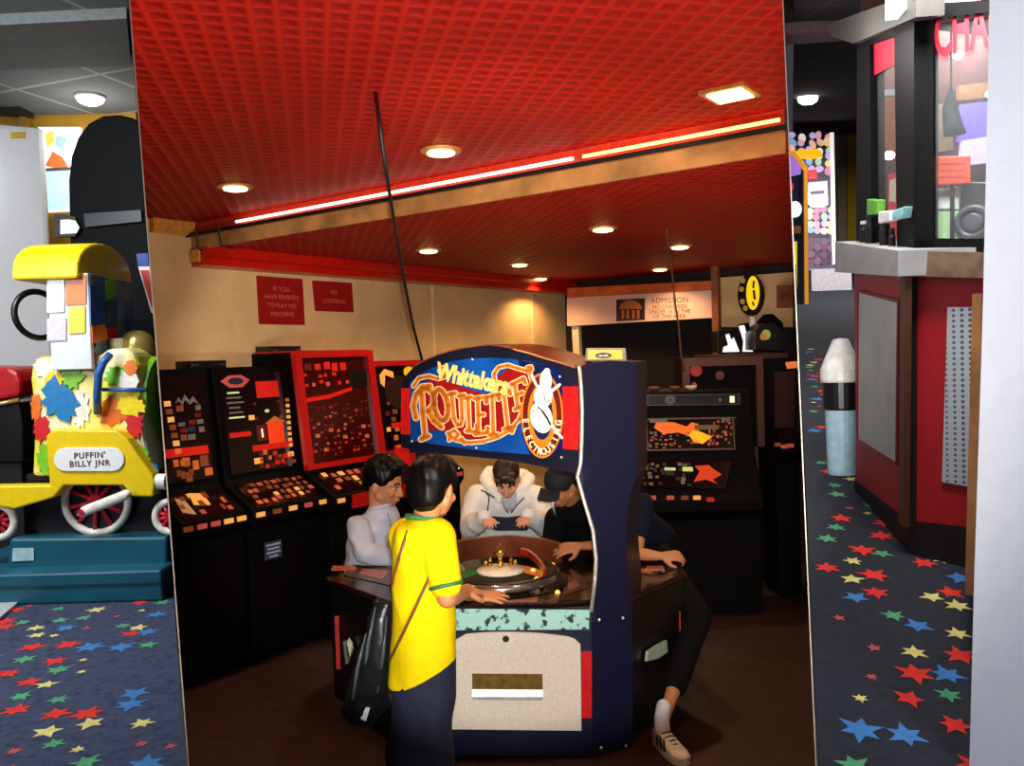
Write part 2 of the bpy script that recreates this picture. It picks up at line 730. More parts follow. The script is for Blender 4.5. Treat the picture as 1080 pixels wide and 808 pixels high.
f_ = thing('rear_fascia', 'long pale fascia board over the dark doorway at the rear, two notices on it', 'fascia', bk(675, 343))
m_ = MB()
m_.prism([bk(598, 314), bk(752, 306), bk(752, 335), bk(598, 344)], A_ * 0.05)
m_.build('board', mat('pale_fascia', 'd8b0a0', 0.7, noise=0.06, scale=6), f_)
m_ = MB()
m_.prism([bk(598, 304), bk(752, 296), bk(752, 305.5), bk(598, 313.5)], A_ * 0.05)
m_.build('upper_rail', mat('orange_rail', 'c85c28', 0.45, noise=0.3, scale=5), f_)
m_ = MB()
m_.prism([bk(650, 316, bO + .004), bk(680, 314.5, bO + .004), bk(680, 337, bO + .004), bk(650, 339, bO + .004)], A_ * 0.003)
p_ = m_.build('notice_picture', mat('dark_notice', '2a0e0c', 0.6), f_)
p_['label'] = 'dark square notice with an orange arch picture'
T_ = lambda x, y, o: bk(x, y, bO + .004 + o)
m_ = MB()
m_.poly([T_(665 + 12 * math.cos(t * PI / 10), 326 - 9.5 * math.sin(t * PI / 10), .002) for t in range(11)])
for dx in (-8, -3, 3, 8):
    m_.poly([T_(665 + dx - 1.4, 327, .002), T_(665 + dx + 1.4, 327, .002), T_(665 + dx + 1.4, 336, .002), T_(665 + dx - 1.4, 336, .002)])
m_.build('arch_picture', mat('dull_orange', 'b06030', 0.6), p_)
ux = (bk(730, 320) - bk(692, 321)).normalized()
for i, (txt, y, s) in enumerate((('ADMISSION', 317, .07), ('NO CHILDREN', 323.5, .05), ('UNDER 16 IN THE', 328.5, .05), ('OF THIS AREA', 333.5, .05))):
    m_ = MB()
    put_text(m_, txt, bk(706, y, bO + .004), ux, ZV, s)
    m_.build('lettering', mat('brown_ink', '3a1612', 0.7), f_)
m_ = MB()
m_.prism([bk(603, 344, .26), bk(610, 344, .26), bk(612, 384, .26), bk(605, 384, .26)], A_ * 0.05)
struct(m_.build('trim_6', mat('cream_strip', 'ead2a8')))
m_ = MB()
m_.prism([bk(612, 343, 0.02), bk(752, 336, 0.02), bk(752, 440, 0.02), bk(612, 440, 0.02)], -A_ * 0.01)
struct(m_.build('door_1', mat('doorway_black', '050304', 0.9)))
# post to the right of the fascia
m_ = MB()
b0 = bk(750, 300, 0.36)
b1 = bk(757, 300, 0.36)
m_.prism([V((b0.x, b0.y, 0)), V((b1.x, b1.y, 0)), V((b1.x, b1.y, CZ)), V((b0.x, b0.y, CZ))], A_ * 0.06)
struct(m_.build('trim_5', mat('brown_post', '8a4a2c', 0.5)))
# pale wall right of the post with the oval sign
m_ = MB()
P = [bk(757, 293, 0.1), bk(836, 287, 0.1), bk(836, 345, 0.1), bk(757, 345, 0.1)]
m_.prism(P, A_ * 0.04)
struct(m_.build('wall_rear_panel', mat('cream_wall', 'dcb47c')))
sg = thing('oval_sign', 'yellow oval hanging sign on a black ring by the rear pale wall', 'sign', bk(793, 334, 0.45))
Tq = lambda x, y, o: bk(x, y, 0.45 + o)
m_ = MB()
m_.prism([Tq(791 + 13 * math.cos(t * PI / 14), 311 + 22 * math.sin(t * PI / 14), 0) for t in range(28)], A_ * 0.06)
m_.build('black_ring', M_black, sg)
m_ = MB()
m_.prism([Tq(794 + 7 * math.cos(t * PI / 12), 309 + 18 * math.sin(t * PI / 12), .004) for t in range(24)], A_ * 0.003)
m_.build('yellow_face', glow('yellow_sign', 'f2cc10', 0.75), sg)
for (x, y) in ((783.5, 296), (782, 305), (783, 318), (786, 325)):
    m_ = MB()
    m_.prism([Tq(x + 2.6 * math.cos(t * PI / 5), y + 3 * math.sin(t * PI / 5), .004) for t in range(10)], A_ * 0.003)
    m_.build('ring_mark', glow('yellow_mark', 'a8882a', 0.3), sg)
m_ = MB()
m_.ribbon([(795, 297), (794.5, 303)], 2.2, Tq, .008)
m_.ribbon([(795, 307), (796, 315)], 2.6, Tq, .008)
m_.ribbon([(794, 319), (795, 322)], 2, Tq, .008)
m_.build('sign_marks', mat('brown_ink', '3a1612'), sg)
m_ = MB()
m_.prism([Tq(791, 334, -.02), Tq(796, 334, -.02), Tq(796, 345, -.02), Tq(791, 345, -.02)], A_ * 0.02)
m_.build('stem', M_white, sg)
pb = thing('brown_panel', 'small square brown board high on the far right wall', 'board', bk(827, 325, 0.3))
m_ = MB()
m_.prism([bk(819, 301, .3), bk(836, 300, .3), bk(836, 324, .3), bk(819, 325, .3)], A_ * 0.03)
m_.build('board', mat('brown_board', '8a4218', 0.6), pb)
m_ = MB()
m_.prism([bk(822, 308, .303), bk(834, 307.5, .303), bk(834, 316, .303), bk(822, 317, .303)], A_ * 0.002)
m_.build('inner_plate', mat('brown_board_dark', '6a2c10', 0.6), pb)
# ================================================================== fruit machines
G_amber = glow('lamp_amber', 'e0a050', 0.5)
G_orange = glow('lamp_orange', 'b85a24', 0.35)
G_dim = glow('lamp_dull_orange', '7a3c1c', 0.25)
G_red = glow('lamp_red', 'b81810', 0.4)
G_dred = glow('lamp_dark_red', '5c0e08', 0.25)
G_pink = glow('lamp_pink', 'a84840', 0.35)
G_grey = mat('printed_grey', '6a6660', 0.4)
G_green = glow('lamp_green', 'b8c888', 0.4)
G_white = glow('lamp_white', 'f4e8c8', 0.7)
G_blue = mat('printed_navy', '1c2440', 0.4)
M_glass = mat('machine_glass', '100608', 0.12, spec=0.6)
M_glassr = mat('machine_red_glass', '3a0606', 0.12, spec=0.6)
M_redcab = mat('red_cabinet', 'b01010', 0.3)
M_cream_card = mat('cream_card', 'c8a888', 0.6)
UNIT = {}


def chip(name, m, parent, c, s, R=None):           # small raised lamp / printed block sharing one mesh per finish
    if m.name not in UNIT:
        bm = bmesh.new()
        bmesh.ops.create_cube(bm, size=1)
        me = bpy.data.meshes.new('lamp_block')
        bm.to_mesh(me)
        bm.free()
        me.materials.append(m)
        UNIT[m.name] = me
    o = bpy.data.objects.new(name, UNIT[m.name])
    COL.objects.link(o)
    o.parent = parent
    o.location = c
    o.scale = s
    if R is not None:
        o.rotation_euler = R
    return o


class Face:                                          # a flat panel inside a machine: u across, v up, in metres from its lower left corner
    def __init__(self, o, ux, uy):
        self.o, self.w, self.h = V(o), V(ux).length, V(uy).length
        self.ux, self.uy = V(ux).normalized(), V(uy).normalized()
        self.n = self.ux.cross(self.uy).normalized()
        self.R = Matrix((self.ux, self.uy, self.n)).transposed().to_euler()

    def p(self, u, v, d=0):
        return self.o + self.ux * (u * self.w) + self.uy * (v * self.h) + self.n * d

    def slab(self, t=0.012, d=0.0):
        m_ = MB()
        m_.prism([self.p(0, 0, d), self.p(1, 0, d), self.p(1, 1, d), self.p(0, 1, d)], self.n * t)
        return m_

    def block(self, name, m, parent, u, v, w, h, d=0.014, t=0.004):
        return chip(name, m, parent, self.p(u + w / 2, v + h / 2, d), (w * self.w, h * self.h, t), self.R)

    def shape(self, name, m, parent, pts, d=0.013, t=0.003):
        m_ = MB()
        m_.prism([self.p(u, v, d) for u, v in pts], self.n * t)
        return m_.build(name, m, parent, local=True)


def oval(u, v, ru, rv, n=18):
    return [(u + ru * math.cos(2 * PI * k / n), v + rv * math.sin(2 * PI * k / n)) for k in range(n)]


def scatter(F, parent, u0, v0, u1, v1, nu, nv, mats, fill=0.6, jit=0.25, rnd=None, sz=0.6):
    r = rnd or random
    for i in range(nu):
        for j in range(nv):
            if r.random() > fill:
                continue
            du, dv = (u1 - u0) / nu, (v1 - v0) / nv
            w, h = du * sz * r.uniform(.7, 1.1), dv * sz * r.uniform(.7, 1.1)
            F.block('lamp', r.choice(mats), parent, u0 + du * (i + .5 + r.uniform(-jit, jit)) - w / 2, v0 + dv * (j + .5 + r.uniform(-jit, jit)) - h / 2, w, h)


def fruit_machine(label, loc, rz, w, top, cabm, art, ledge_art, frame=None, proud=0.0, nbut=4, ledge=(0.86, 0.98), glass=None, group=None, topbox=True, dep=0.36):
    """local axes: x to the player's right, y into the machine, z up; front of the lower cabinet at y = -0.66"""
    t = thing('fruit_machine', label, 'fruit machine', loc, rz, group)
    h0, h1 = ledge
    yf = -0.62 - proud
    yl = -0.66 - proud
    yu0, yu1 = -dep - 0.06 - proud, -dep + 0.02 - proud
    prof = [(0.0, 0.02), (0.0, top), (yu1 + 0.0, top), (yu0, h1 + 0.04), (yu0 - 0.02, h1), (yl, h0), (yl, h0 - 0.07), (yf, h0 - 0.12), (yf, 0.08), (yf + 0.04, 0.06), (yf + 0.04, 0.02)]
    m_ = MB()
    m_.prism([(-w / 2 + .006, y, z) for y, z in prof], (w - .012, 0, 0))
    m_.build('cabinet', cabm, t, local=True, bevel=0.006)
    m_ = MB()
    m_.lohi((-w / 2 + .03, yf + .06, 0), (w / 2 - .03, -0.04, 0.02))
    m_.build('plinth', M_black, t, local=True)
    mg = 0.045
    FU = Face((-w / 2 + mg, yu0 - .001, h1 + 0.06), (w - 2 * mg, 0, 0), (0, yu1 - yu0 - .0, top - h1 - 0.1))
    g = FU.slab(0.012).build('upper_glass', glass or M_glass, t, local=True)
    if frame:
        for k, (u0, v0, u1, v1) in enumerate(((-.09, -.05, 0, 1.06), (1, -.05, 1.09, 1.06), (0, 1, 1, 1.06), (0, -.05, 1, 0))):
            FU.block('frame_bar', frame, t, u0, v0, u1 - u0, v1 - v0, 0.016, 0.04)
    art(FU, g)
    FL = Face((-w / 2 + mg, yl + .015, h0 + .004), (w - 2 * mg, 0, 0), (0, yu0 - .03 - yl - .015, h1 - h0 - .004))
    pnl = FL.slab(0.006).build('button_panel', M_glass, t, local=True)
    ledge_art(FL, pnl)
    for k in range(nbut):
        u = 0.1 + 0.8 * k / max(1, nbut - 1)
        m = random.choice([G_amber, G_pink, G_dim, G_pink])
        chip('button', m, t, (-w / 2 + w * u, yl - .004, h0 - .03), (0.055, 0.014, 0.026))
    if topbox:
        m_ = MB()
        bo = -.2
        m_.lohi((bo - 0.12, -0.2, top - .002), (bo + 0.12, -0.04, top + 0.045))
        m_.build('top_box', M_black, t, local=True, bevel=0.004)
        for sx in (-.09, .09):
            chip('vent_light', mat('dim_chrome', '6a6058', .3, .8), t, (bo + sx, -.202, top + .02), (.035, .006, .012))
    return t


RL = math.atan2(A_.y, A_.x)


def leftspan(pl, pr, py=440, off=0.36):
    a, b = sA(onwall(pl, py, off)), sA(onwall(pr, py, off))
    return a, b


rA = random.Random(3)


def art1(F, g):
    for k in range(7):
        F.block('lamp', rA.choice([G_amber, G_amber, G_dim]), g, .22 + .015 * k, .72 - .075 * k, .12, .05)
        if k > 0:
            F.block('lamp', rA.choice([G_dim, G_dred, G_grey]), g, .02, .72 - .075 * k, .15, .05)
    scatter(F, g, .42, .38, .95, .72, 3, 5, [G_grey, G_dred, G_blue, G_dim], .85, .15, rA, .75)
    F.shape('crown_print', G_grey, g, [(.42, .74), (.5, .8), (.55, .76), (.62, .82), (.7, .76), (.78, .8), (.88, .72), (.78, .75), (.7, .72), (.62, .77), (.55, .72), (.5, .76)])
    F.block('red_band', G_red, g, .02, .24, .93, .08)
    scatter(F, g, .02, .03, .6, .22, 5, 2, [G_amber, G_orange, G_dim], .8, .3, rA, .7)
    scatter(F, g, .45, .0, .95, .22, 3, 2, [G_dim, G_orange], .8, .3, rA, .9)


def art2(F, g):
    F.shape('oval_badge', G_pink, g, [(.0, .93), (.12, .985), (.3, .985), (.42, .93), (.3, .86), (.12, .86)])
    F.shape('oval_badge_centre', G_blue, g, oval(.21, .925, .11, .035), .017)
    for k in range(6):
        F.block('printed_line', rA.choice([G_grey, G_green, G_grey]), g, .05 + .03 * rA.random(), .8 - .05 * k, .16 + .1 * rA.random(), .018)
    F.block('red_square', G_red, g, .5, .74, .34, .17)
    F.shape('cream_dot', G_green, g, oval(.62, .60, .035, .018))
    F.block('orange_hut', glow('lamp_hut', 'd83814', .5), g, .6, .26, .24, .22)
    F.shape('hut_roof', G_orange, g, [(.56, .47), (.72, .54), (.88, .47)], .016)
    F.block('numeral_block', G_dred, g, .44, .3, .13, .16)
    F.shape('numeral', G_white, g, [(.49, .33), (.51, .33), (.51, .42), (.49, .42)], .018)
    F.block('red_band', G_red, g, .04, .36, .3, .05)
    F.block('red_band', G_red, g, .34, .2, .62, .06)
    for k in range(9):
        F.block('lamp', rA.choice([G_amber, G_amber, G_orange]), g, .93 - .005 * k, .68 - .06 * k, .055, .035)
    F.block('lamp', G_amber, g, .34, .52, .08, .05)
    F.block('lamp', G_amber, g, .34, .07, .12, .06)
    F.block('lamp', G_amber, g, .86, .1, .09, .05)
    scatter(F, g, .4, .02, .95, .2, 7, 3, [G_dred, G_dim, G_orange, G_red], .85, .3, rA, .8)
    scatter(F, g, .4, .5, .9, .7, 5, 3, [G_dim, G_pink, G_dred], .5, .3, rA, .5)


def art3(F, g):
    F.block('dark_window', M_black, g, .72, .70, .25, .17)
    scatter(F, g, .04, .86, .7, .97, 5, 1, [G_red, G_dred], .9, .1, rA, .7)
    scatter(F, g, .02, .72, .7, .86, 7, 2, [G_orange, G_red, G_pink], .75, .2, rA, .55)
    F.shape('red_swoosh', glow('lamp_bright_red', 'c01010', .45), g, [(.02, .62), (.35, .64), (.72, .70), (.72, .665), (.35, .6), (.02, .58)])
    scatter(F, g, .03, .03, .97, .56, 10, 9, [G_dred, G_red, G_dim, G_dred, G_pink, G_dred], .72, .3, rA, .42)
    for u, v in ((.3, .28), (.2, .1), (.5, .2), (.8, .28), (.84, .18), (.1, .24)):
        F.block('lamp', G_orange, g, u, v, .06, .035)


def art4(F, g):
    F.shape('gold_ring', G_amber, g, [(.1, .9), (.2, .97), (.35, .93), (.35, .85), (.2, .9), (.16, .75), (.1, .8)])
    F.shape('dark_fruit', mat('dark_brown_print', '2a1410', .4), g, oval(.42, .68, .26, .2))
    F.shape('yellow_bell', glow('lamp_yellow', 'e0a818', .6), g, oval(.66, .92, .11, .07))
    F.shape('amber_print', G_orange, g, [(.55, .4), (.95, .5), (.95, .3), (.6, .25)])
    F.block('red_band', G_red, g, .2, .26, .75, .06)
    scatter(F, g, .05, .0, .95, .5, 6, 5, [G_orange, G_dim, G_amber, G_dred], .7, .3, rA, .6)
    scatter(F, g, .15, .5, .8, .85, 5, 4, [G_dim, G_dred], .6, .3, rA, .5)


def ledge_lamps(nu, nv, fill=.8, mats=None, big=False):
    def fn(F, g):
        scatter(F, g, .03, .05, .97, .95, nu, nv, mats or [G_orange, G_dim, G_pink, G_amber, G_dim], fill, .15, rA, .62)
        if big:
            F.shape('cream_card', M_cream_card, g, [(.05, .3), (.24, .15), (.26, .7), (.12, .85)], .008)
            F.shape('gold_card', G_amber, g, [(.34, .5), (.62, .4), (.66, .85), (.42, .95)], .008)
    return fn


TOPZ = onwall(262, 387, 0.36).z
LZ = (0.90, 1.02)
specs = [
    ('black fruit machine at the left end of the row, by the frame edge', 150, 223, TOPZ, M_blacksat, art1, ledge_lamps(7, 3, .55, None, True), None, 0.0),
    ('black fruit machine with a red hut panel between its neighbour and the red machine', 226, 311, TOPZ, M_blacksat, art2, ledge_lamps(9, 4, .85), None, 0.0),
    ('tall red-framed fruit machine standing proud in the row by the cream wall', 312, 394, onwall(340, 371, .42).z, M_blacksat, art3, ledge_lamps(8, 3, .6), M_redcab, 0.07),
    ('red-topped fruit machine half hidden behind the roulette sign', 390, 456, onwall(400, 381, .36).z, M_blacksat, art4, ledge_lamps(6, 3, .6), M_redcab, 0.0),
]


def clip_thing(t, n, mg=.004):                                # the partition stands against the machine's side: trim it there
    for o in list(t.children_recursive):
        if o.type != 'MESH':
            continue
        W = wmat(o)
        if o.data.users > 1:
            if (W.translation - C0).dot(n) > -.03:
                bpy.data.objects.remove(o)
            continue
        bm = bmesh.new()
        bm.from_mesh(o.data)
        bm.transform(W)
        r = bmesh.ops.bisect_plane(bm, geom=bm.verts[:] + bm.edges[:] + bm.faces[:], plane_co=C0 - n * mg, plane_no=n, clear_outer=True)
        ed = [e for e in r['geom_cut'] if isinstance(e, bmesh.types.BMEdge)]
        if ed:
            bmesh.ops.contextual_create(bm, geom=ed)
        if not bm.faces:
            bm.free()
            bpy.data.objects.remove(o)
            continue
        bm.transform(W.inverted())
        bm.to_mesh(o.data)
        bm.free()


for i, (lab, pl, pr, top, cm, art, led, fr, proud) in enumerate(specs):
    a, b = leftspan(pl, pr, 440, 0.36 + proud)
    fruit_machine(lab, along((a + b) / 2), RL, (b - a) - 0.01, top, cm, art, led, fr, proud, ledge=LZ, nbut=5,
                  glass=M_glassr if art is art3 else None, group='row of fruit machines along the cream wall', topbox=(i in (1, 2)))
    if i == 0:
        M1 = SC.objects['fruit_machine']
    if i == 2:
        t = [o for o in SC.objects if o.get('label') == lab][0]
        chip('red_lip', M_redcab, t, (0.06, -.735, LZ[0] - .05), (b - a - .2, .02, .085))
        chip('red_top', M_redcab, t, (0, -.22, top + .004), (b - a - .014, .36, .012))

clip_thing(M1, NL_)

# notice sticker and coin flap low on the second machine
p = onwall(288, 580, .625)
st = thing('price_sticker', 'small blue printed sticker on the dark front of a fruit machine', 'sticker', p)
ux_, uz_ = A_, ZV
m_ = MB()
m_.prism([p - A_ * .06 - ZV * .05, p + A_ * .06 - ZV * .05, p + A_ * .06 + ZV * .05, p - A_ * .06 + ZV * .05], N_ * .003)
m_.build('paper', mat('sticker_blue', '283450', .6), st)
for k, wd in enumerate((.1, .08, .1, .06)):
    m_ = MB()
    c = p + N_ * .0035 + ZV * (.032 - .022 * k)
    m_.prism([c - A_ * wd / 2 - ZV * .005, c + A_ * wd / 2 - ZV * .005, c + A_ * wd / 2 + ZV * .005, c - A_ * wd / 2 + ZV * .005], N_ * .001)
    m_.build('printed_line', mat('sticker_ink', '9aa6c0', .6), st)

# ---------------------------------------------------------------- right-hand card machine facing the room
rB = random.Random(11)


def place_front(pl, pr, Y):
    return at(pl, 500, Y), at(pr, 500, Y)


YM = 5.55
pL, pR = at(676, 470, YM), at(797, 470, YM)
zz = lambda y, Y=YM: at(735, y, Y).z
cm_ = thing('card_machine', 'black video card machine with an orange picture glass right of the roulette pillar', 'gaming machine', ((pL.x + pR.x) / 2, YM + .3, 0))
hw = (pR.x - pL.x) / 2
zt = zz(413)
prof = [(0.35, 0.02), (0.35, zt), (-0.22, zt), (-0.24, zz(446)), (-0.30, zz(484)), (-0.42, zz(519)), (-0.46, zz(524)), (-0.46, zz(535)), (-0.40, zz(545)), (-0.40, 0.02)]
m_ = MB()
m_.prism([(-hw, y, z) for y, z in prof], (2 * hw, 0, 0))
m_.build('cabinet', M_blacksat, cm_, local=True, bevel=.008)


def cF(q):                                            # panel on the card machine through four sight points
    cx = cm_.location
    out = []
    for x, y, yl in q:
        out.append(at(x, y, cx.y + yl) - cx)
    return out


def panel(name, m, q, parent, t=.008, loc=None):
    P = cF(q)
    n = (P[1] - P[0]).cross(P[2] - P[1]).normalized()
    m_ = MB()
    m_.prism(P, n * t)
    o = m_.build(name, m, parent, local=True)
    return o, P, n


hd, P, n = panel('title_strip', mat('title_black', '141414', .3), [(682, 428, -.235), (780, 427, -.235), (780, 415.5, -.225), (682, 416.5, -.225)], cm_)
F = Face(P[0], P[1] - P[0], P[3] - P[0])
for (u0, v0, u1, v1) in ((0, 0, 1, .06), (0, .94, 1, 1), (0, 0, .01, 1), (.99, 0, 1, 1)):
    F.block('strip_edge', mat('edge_silver', '6a6a68', .3, .8), hd, u0, v0, u1 - u0, v1 - v0, .01)
F.shape('round_badge', mat('badge_grey', '686c6c', .3, .5), hd, oval(.25, .5, .055, .4))
F.shape('badge_mark', M_black, hd, [(.22, .3), (.25, .7), (.28, .3), (.265, .3), (.25, .55), (.235, .3)], .017)
m_ = MB()
put_text(m_, 'CASINO', F.p(.52, .5, .012), F.ux, F.uy, .034)
m_.build('lettering', mat('badge_grey', '686c6c'), hd)
F.block('lit_dot', G_white, hd, .89, .2, .05, .6)
F.block('lit_dot', G_grey, hd, .77, .3, .03, .3)

ug, P, n = panel('upper_glass', M_glass, [(680, 476, -.303), (773, 474.5, -.303), (777, 441, -.255), (683, 441.5, -.255)], cm_)
F = Face(P[0], P[1] - P[0], P[3] - P[0])
for (u0, v0, u1, v1) in ((0, 0, 1, .05), (0, .95, 1, 1), (0, 0, .015, 1), (.985, 0, 1, 1)):
    F.block('glass_edge', mat('edge_brown', '5a4438', .4), ug, u0, v0, u1 - u0, v1 - v0, .01)
F.shape('orange_picture', glow('pic_orange', 'd05a10', .7), ug, [(.1, .9), (.3, .86), (.45, .72), (.5, .85), (.58, .8), (.6, .5), (.76, .42), (.66, .2), (.54, .22), (.5, .42), (.36, .55), (.2, .5), (.08, .7)])
F.shape('yellow_picture', glow('pic_yellow', 'd8a010', .7), ug, [(.52, .6), (.62, .55), (.74, .4), (.64, .18), (.54, .3), (.48, .45)], .018)
F.block('title_plate', mat('olive_plate', '6e5a2a', .4), ug, .54, .62, .27, .14, .018)
scatter(F, ug, .03, .06, .55, .6, 9, 5, [G_dim, G_dred, G_orange, G_grey], .6, .35, rB, .6)
scatter(F, ug, .7, .1, .97, .9, 6, 6, [G_dim, G_pink, G_dred, mat('brown_print', '7a4a30', .5)], .8, .3, rB, .7)
F.block('white_print', G_grey, ug, .02, .86, .2, .1)
F.block('white_print', G_grey, ug, .84, .88, .1, .08)

lg, P, n = panel('lower_glass', M_glass, [(674, 514, -.405), (765, 516, -.405), (771, 487, -.315), (677, 486, -.315)], cm_)
F = Face(P[0], P[1] - P[0], P[3] - P[0])
scatter(F, lg, .02, .06, .6, .92, 9, 5, [G_grey, mat('olive_plate', '6e5a2a'), mat('print_dark', '2c2a28', .4), G_blue], .75, .3, rB, .75)
F.block('lamp', G_green, lg, .27, .62, .13, .1, .018)
F.block('lamp', G_green, lg, .48, .6, .12, .16, .018)
F.shape('red_picture', glow('pic_red', 'b83818', .5), lg, [(.62, .2), (.68, .6), (.62, .8), (.78, .85), (.84, .7), (.94, .5), (.84, .3), (.9, .15), (.76, .3)], .018)
for px, m in ((688, G_pink), (707, G_pink), (722, G_dim), (735, G_amber), (749, G_red)):
    p = at(px, 525 if px < 740 else 527, cm_.location.y - .465) - cm_.location
    chip('button', m, cm_, p, (.045, .02, .024))
m_ = MB()
m_.lohi((-hw + .05, -.34, 0), (hw - .05, .3, .02))
m_.build('plinth', M_black, cm_, local=True)

# wood-framed display cabinet on legs behind it, and a dark machine at the far right
q0_, q1_ = at(724, 430, 6.1), at(803, 430, 6.1)
rb = thing('display_cabinet', 'black display cabinet with a thin red-brown frame behind the card machine', 'cabinet', ((q0_.x + q1_.x) / 2, 6.3, 0))
q0, q1 = at(724, 430, 6.1), at(803, 430, 6.1)
zb, ztp = at(760, 428, 6.1).z, at(760, 377, 6.1).z
m_ = MB()
m_.lohi((q0.x, 6.13, zb - .3), (q1.x, 6.5, ztp))
m_.build('body', M_blacksat, rb)
M_frame = mat('redbrown_frame', '4a1c18', .5)
for (a, b) in (((q0.x - .02, 6.1, ztp - .06), (q1.x + .02, 6.13, ztp)), ((q0.x - .02, 6.1, zb - .3), (q0.x + .03, 6.13, ztp - .06)), ((q1.x - .03, 6.1, zb - .3), (q1.x + .02, 6.13, ztp - .06))):
    m_ = MB()
    m_.lohi(a, b)
    m_.build('frame_bar', M_frame, rb)
for x in (q0.x + .04, q1.x - .04):
    for y in (6.18, 6.45):
        m_ = MB()
        m_.lohi((x - .025, y - .025, 0), (x + .025, y + .025, zb - .3))
        m_.build('leg', M_frame, rb)
for px, py, r, m in ((734, 391, .045, glow('red_spot', '8a1810', .5)), (759, 396, .035, glow('dim_spot', '4a1e14', .4)), (732, 406, .02, G_dim)):
    c = at(px, py, 6.13)
    m_ = MB()
    m_.cyl(c, c - V((0, .012, 0)), r, r * .9, 14)
    m_.build('lamp', m, rb)
# small lit objects resting on the card machine
for k, (px, py, w_, m, nm) in enumerate(((690, 404.5, .07, mat('dim_red_ash', '6a3024', .5), 'dish'), (712, 404, .06, mat('dim_red_ash', '6a3024', .5), 'dish'), (729, 408, .07, mat('cream_card', 'c8a888', .6), 'dish'))):
    c = at(px, py, YM + .2)
    m_ = MB()
    m_.lathe([(.012, 0), (w_ / 2, .012), (w_ / 2 + .004, .03), (w_ / 2 - .006, .03), (w_ / 2 - .012, .016), (.008, .01)], V((c.x, c.y, zt + .001)))
    tag(m_.build('dish', m, smooth=True), ('leftmost of the small dishes on the card machine top', 'middle small dish on the card machine top', 'pale small dish rightmost on the card machine top')[k], 'dish', 'small dishes on the card machine')

# mirror-backed shelf monitors under the oval sign
ms = thing('monitor', 'angled dark monitor with a bright white reflection on the rear shelf', 'monitor', at(776, 371, 6.9))
M_scr = mat('dark_screen', '0c100e', .15)


def mon(root, q, Y, dy=.3):
    P = [at(x, y, Y) for x, y in q]
    m_ = MB()
    m_.prism(P, V((0.02, dy, 0)))
    m_.build('casing', M_black, root, bevel=.006)
    c = sum(P, V()) / 4
    Q = [c + (p - c) * .9 - V((0, .004, 0)) for p in P]
    m_ = MB()
    m_.prism(Q, V((0, .003, 0)))
    return m_.build('screen', M_scr, root), c


scn, c = mon(ms, [(757, 372), (783, 373), (778, 345), (756, 349)], 6.9)
Z = lambda x, y, o: at(x, y, 6.893 - o)
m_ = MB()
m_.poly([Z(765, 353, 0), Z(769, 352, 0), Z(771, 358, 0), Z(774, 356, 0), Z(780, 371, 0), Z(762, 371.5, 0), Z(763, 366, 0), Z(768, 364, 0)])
m_.build('white_screen_patch', glow('screen_white', 'f0f0e8', 1.0), scn)  # white reflection on the dark screen, put in as a glowing patch
ms2 = thing('monitor', 'upright narrow monitor showing white beside the dark set', 'monitor', at(788, 371, 7.06))
scn, c = mon(ms2, [(784.5, 372), (795, 372), (790, 340), (780, 342)], 7.06, .15)
Z = lambda x, y, o: at(x, y, 7.045 - o)
m_ = MB()
m_.poly([Z(779, 344, 0), Z(785, 343, 0), Z(788, 354, 0), Z(793, 361, 0), Z(794, 371, 0), Z(783, 371, 0), Z(784, 360, 0)])
m_.build('white_screen_patch', glow('screen_white', 'f0f0e8'), scn)
ms3 = thing('television', 'round-shouldered dark television with a green fruit picture, on the rear shelf', 'television', at(812, 371, 6.7))
scn, c = mon(ms3, [(796, 369), (830, 371), (828, 351), (816, 340), (804, 341), (796, 350)], 6.7, .35)
Z = lambda x, y, o: at(x, y, 6.69 - o)
m_ = MB()
m_.poly([Z(808 + 5 * math.cos(t), 353 + 5.5 * math.sin(t), 0) for t in [k * PI / 6 for k in range(12)]])
m_.build('green_picture', glow('pic_green', '8a9a48', .5), scn)
m_ = MB()
m_.poly([Z(805 + 3.5 * math.cos(t), 355 + 4 * math.sin(t), .004) for t in [k * PI / 6 for k in range(12)]])
m_.build('orange_picture', glow('pic_orange_dim', 'b07030', .5), scn)
sh = thing('rear_shelf', 'dark red shelf unit carrying the monitors at the rear right', 'shelf', (at(795, 371, 6.9).x, 6.95, 0))
a, b = at(754, 374, 6.62), at(834, 374, 6.62)
zs = at(795, 372.5, 6.9).z
m_ = MB()
m_.lohi((a.x, 6.62, zs - .04), (b.x - .02, 7.35, zs - .002))
m_.build('shelf_board', M_frame, sh)
for x in (a.x + .1, b.x - .3):
    m_ = MB()
    m_.lohi((x - .02, 7.2, 0), (x + .02, 7.3, zs - .04))
    m_.build('leg', M_frame, sh)

fm = thing('tall_machine', 'dark narrow gaming machine at the far right edge under the brown board', 'gaming machine', (at(828, 470, 5.9).x, 6.1, 0))
a, b = at(816, 470, 5.9), at(840, 470, 5.9)
zt2 = at(828, 378, 5.9).z
m_ = MB()
m_.prism([(a.x, y, z) for y, z in ((6.35, 0), (6.35, zt2), (5.95, zt2), (5.9, at(828, 450, 5.9).z), (5.72, at(828, 470, 5.75).z), (5.72, at(828, 476, 5.75).z), (5.85, at(828, 490, 5.8).z), (5.85, 0))], (b.x - a.x, 0, 0))
m_.build('cabinet', M_blacksat, fm)
m_ = MB()
m_.prism([at(817, 455, 5.89), at(838, 455, 5.89), at(838, 392, 5.93), at(817, 392, 5.93)], (0, .006, 0))
gl = m_.build('glass', mat('maroon_glass', '241014', .2), fm)
m_ = MB()
m_.prism([at(831, 389, 5.9), at(841, 388, 5.9), at(841, 381, 5.9), at(829, 382, 5.9)], (0, .02, 0))
m_.build('orange_light', glow('orange_light', 'd0703a', .7), gl)
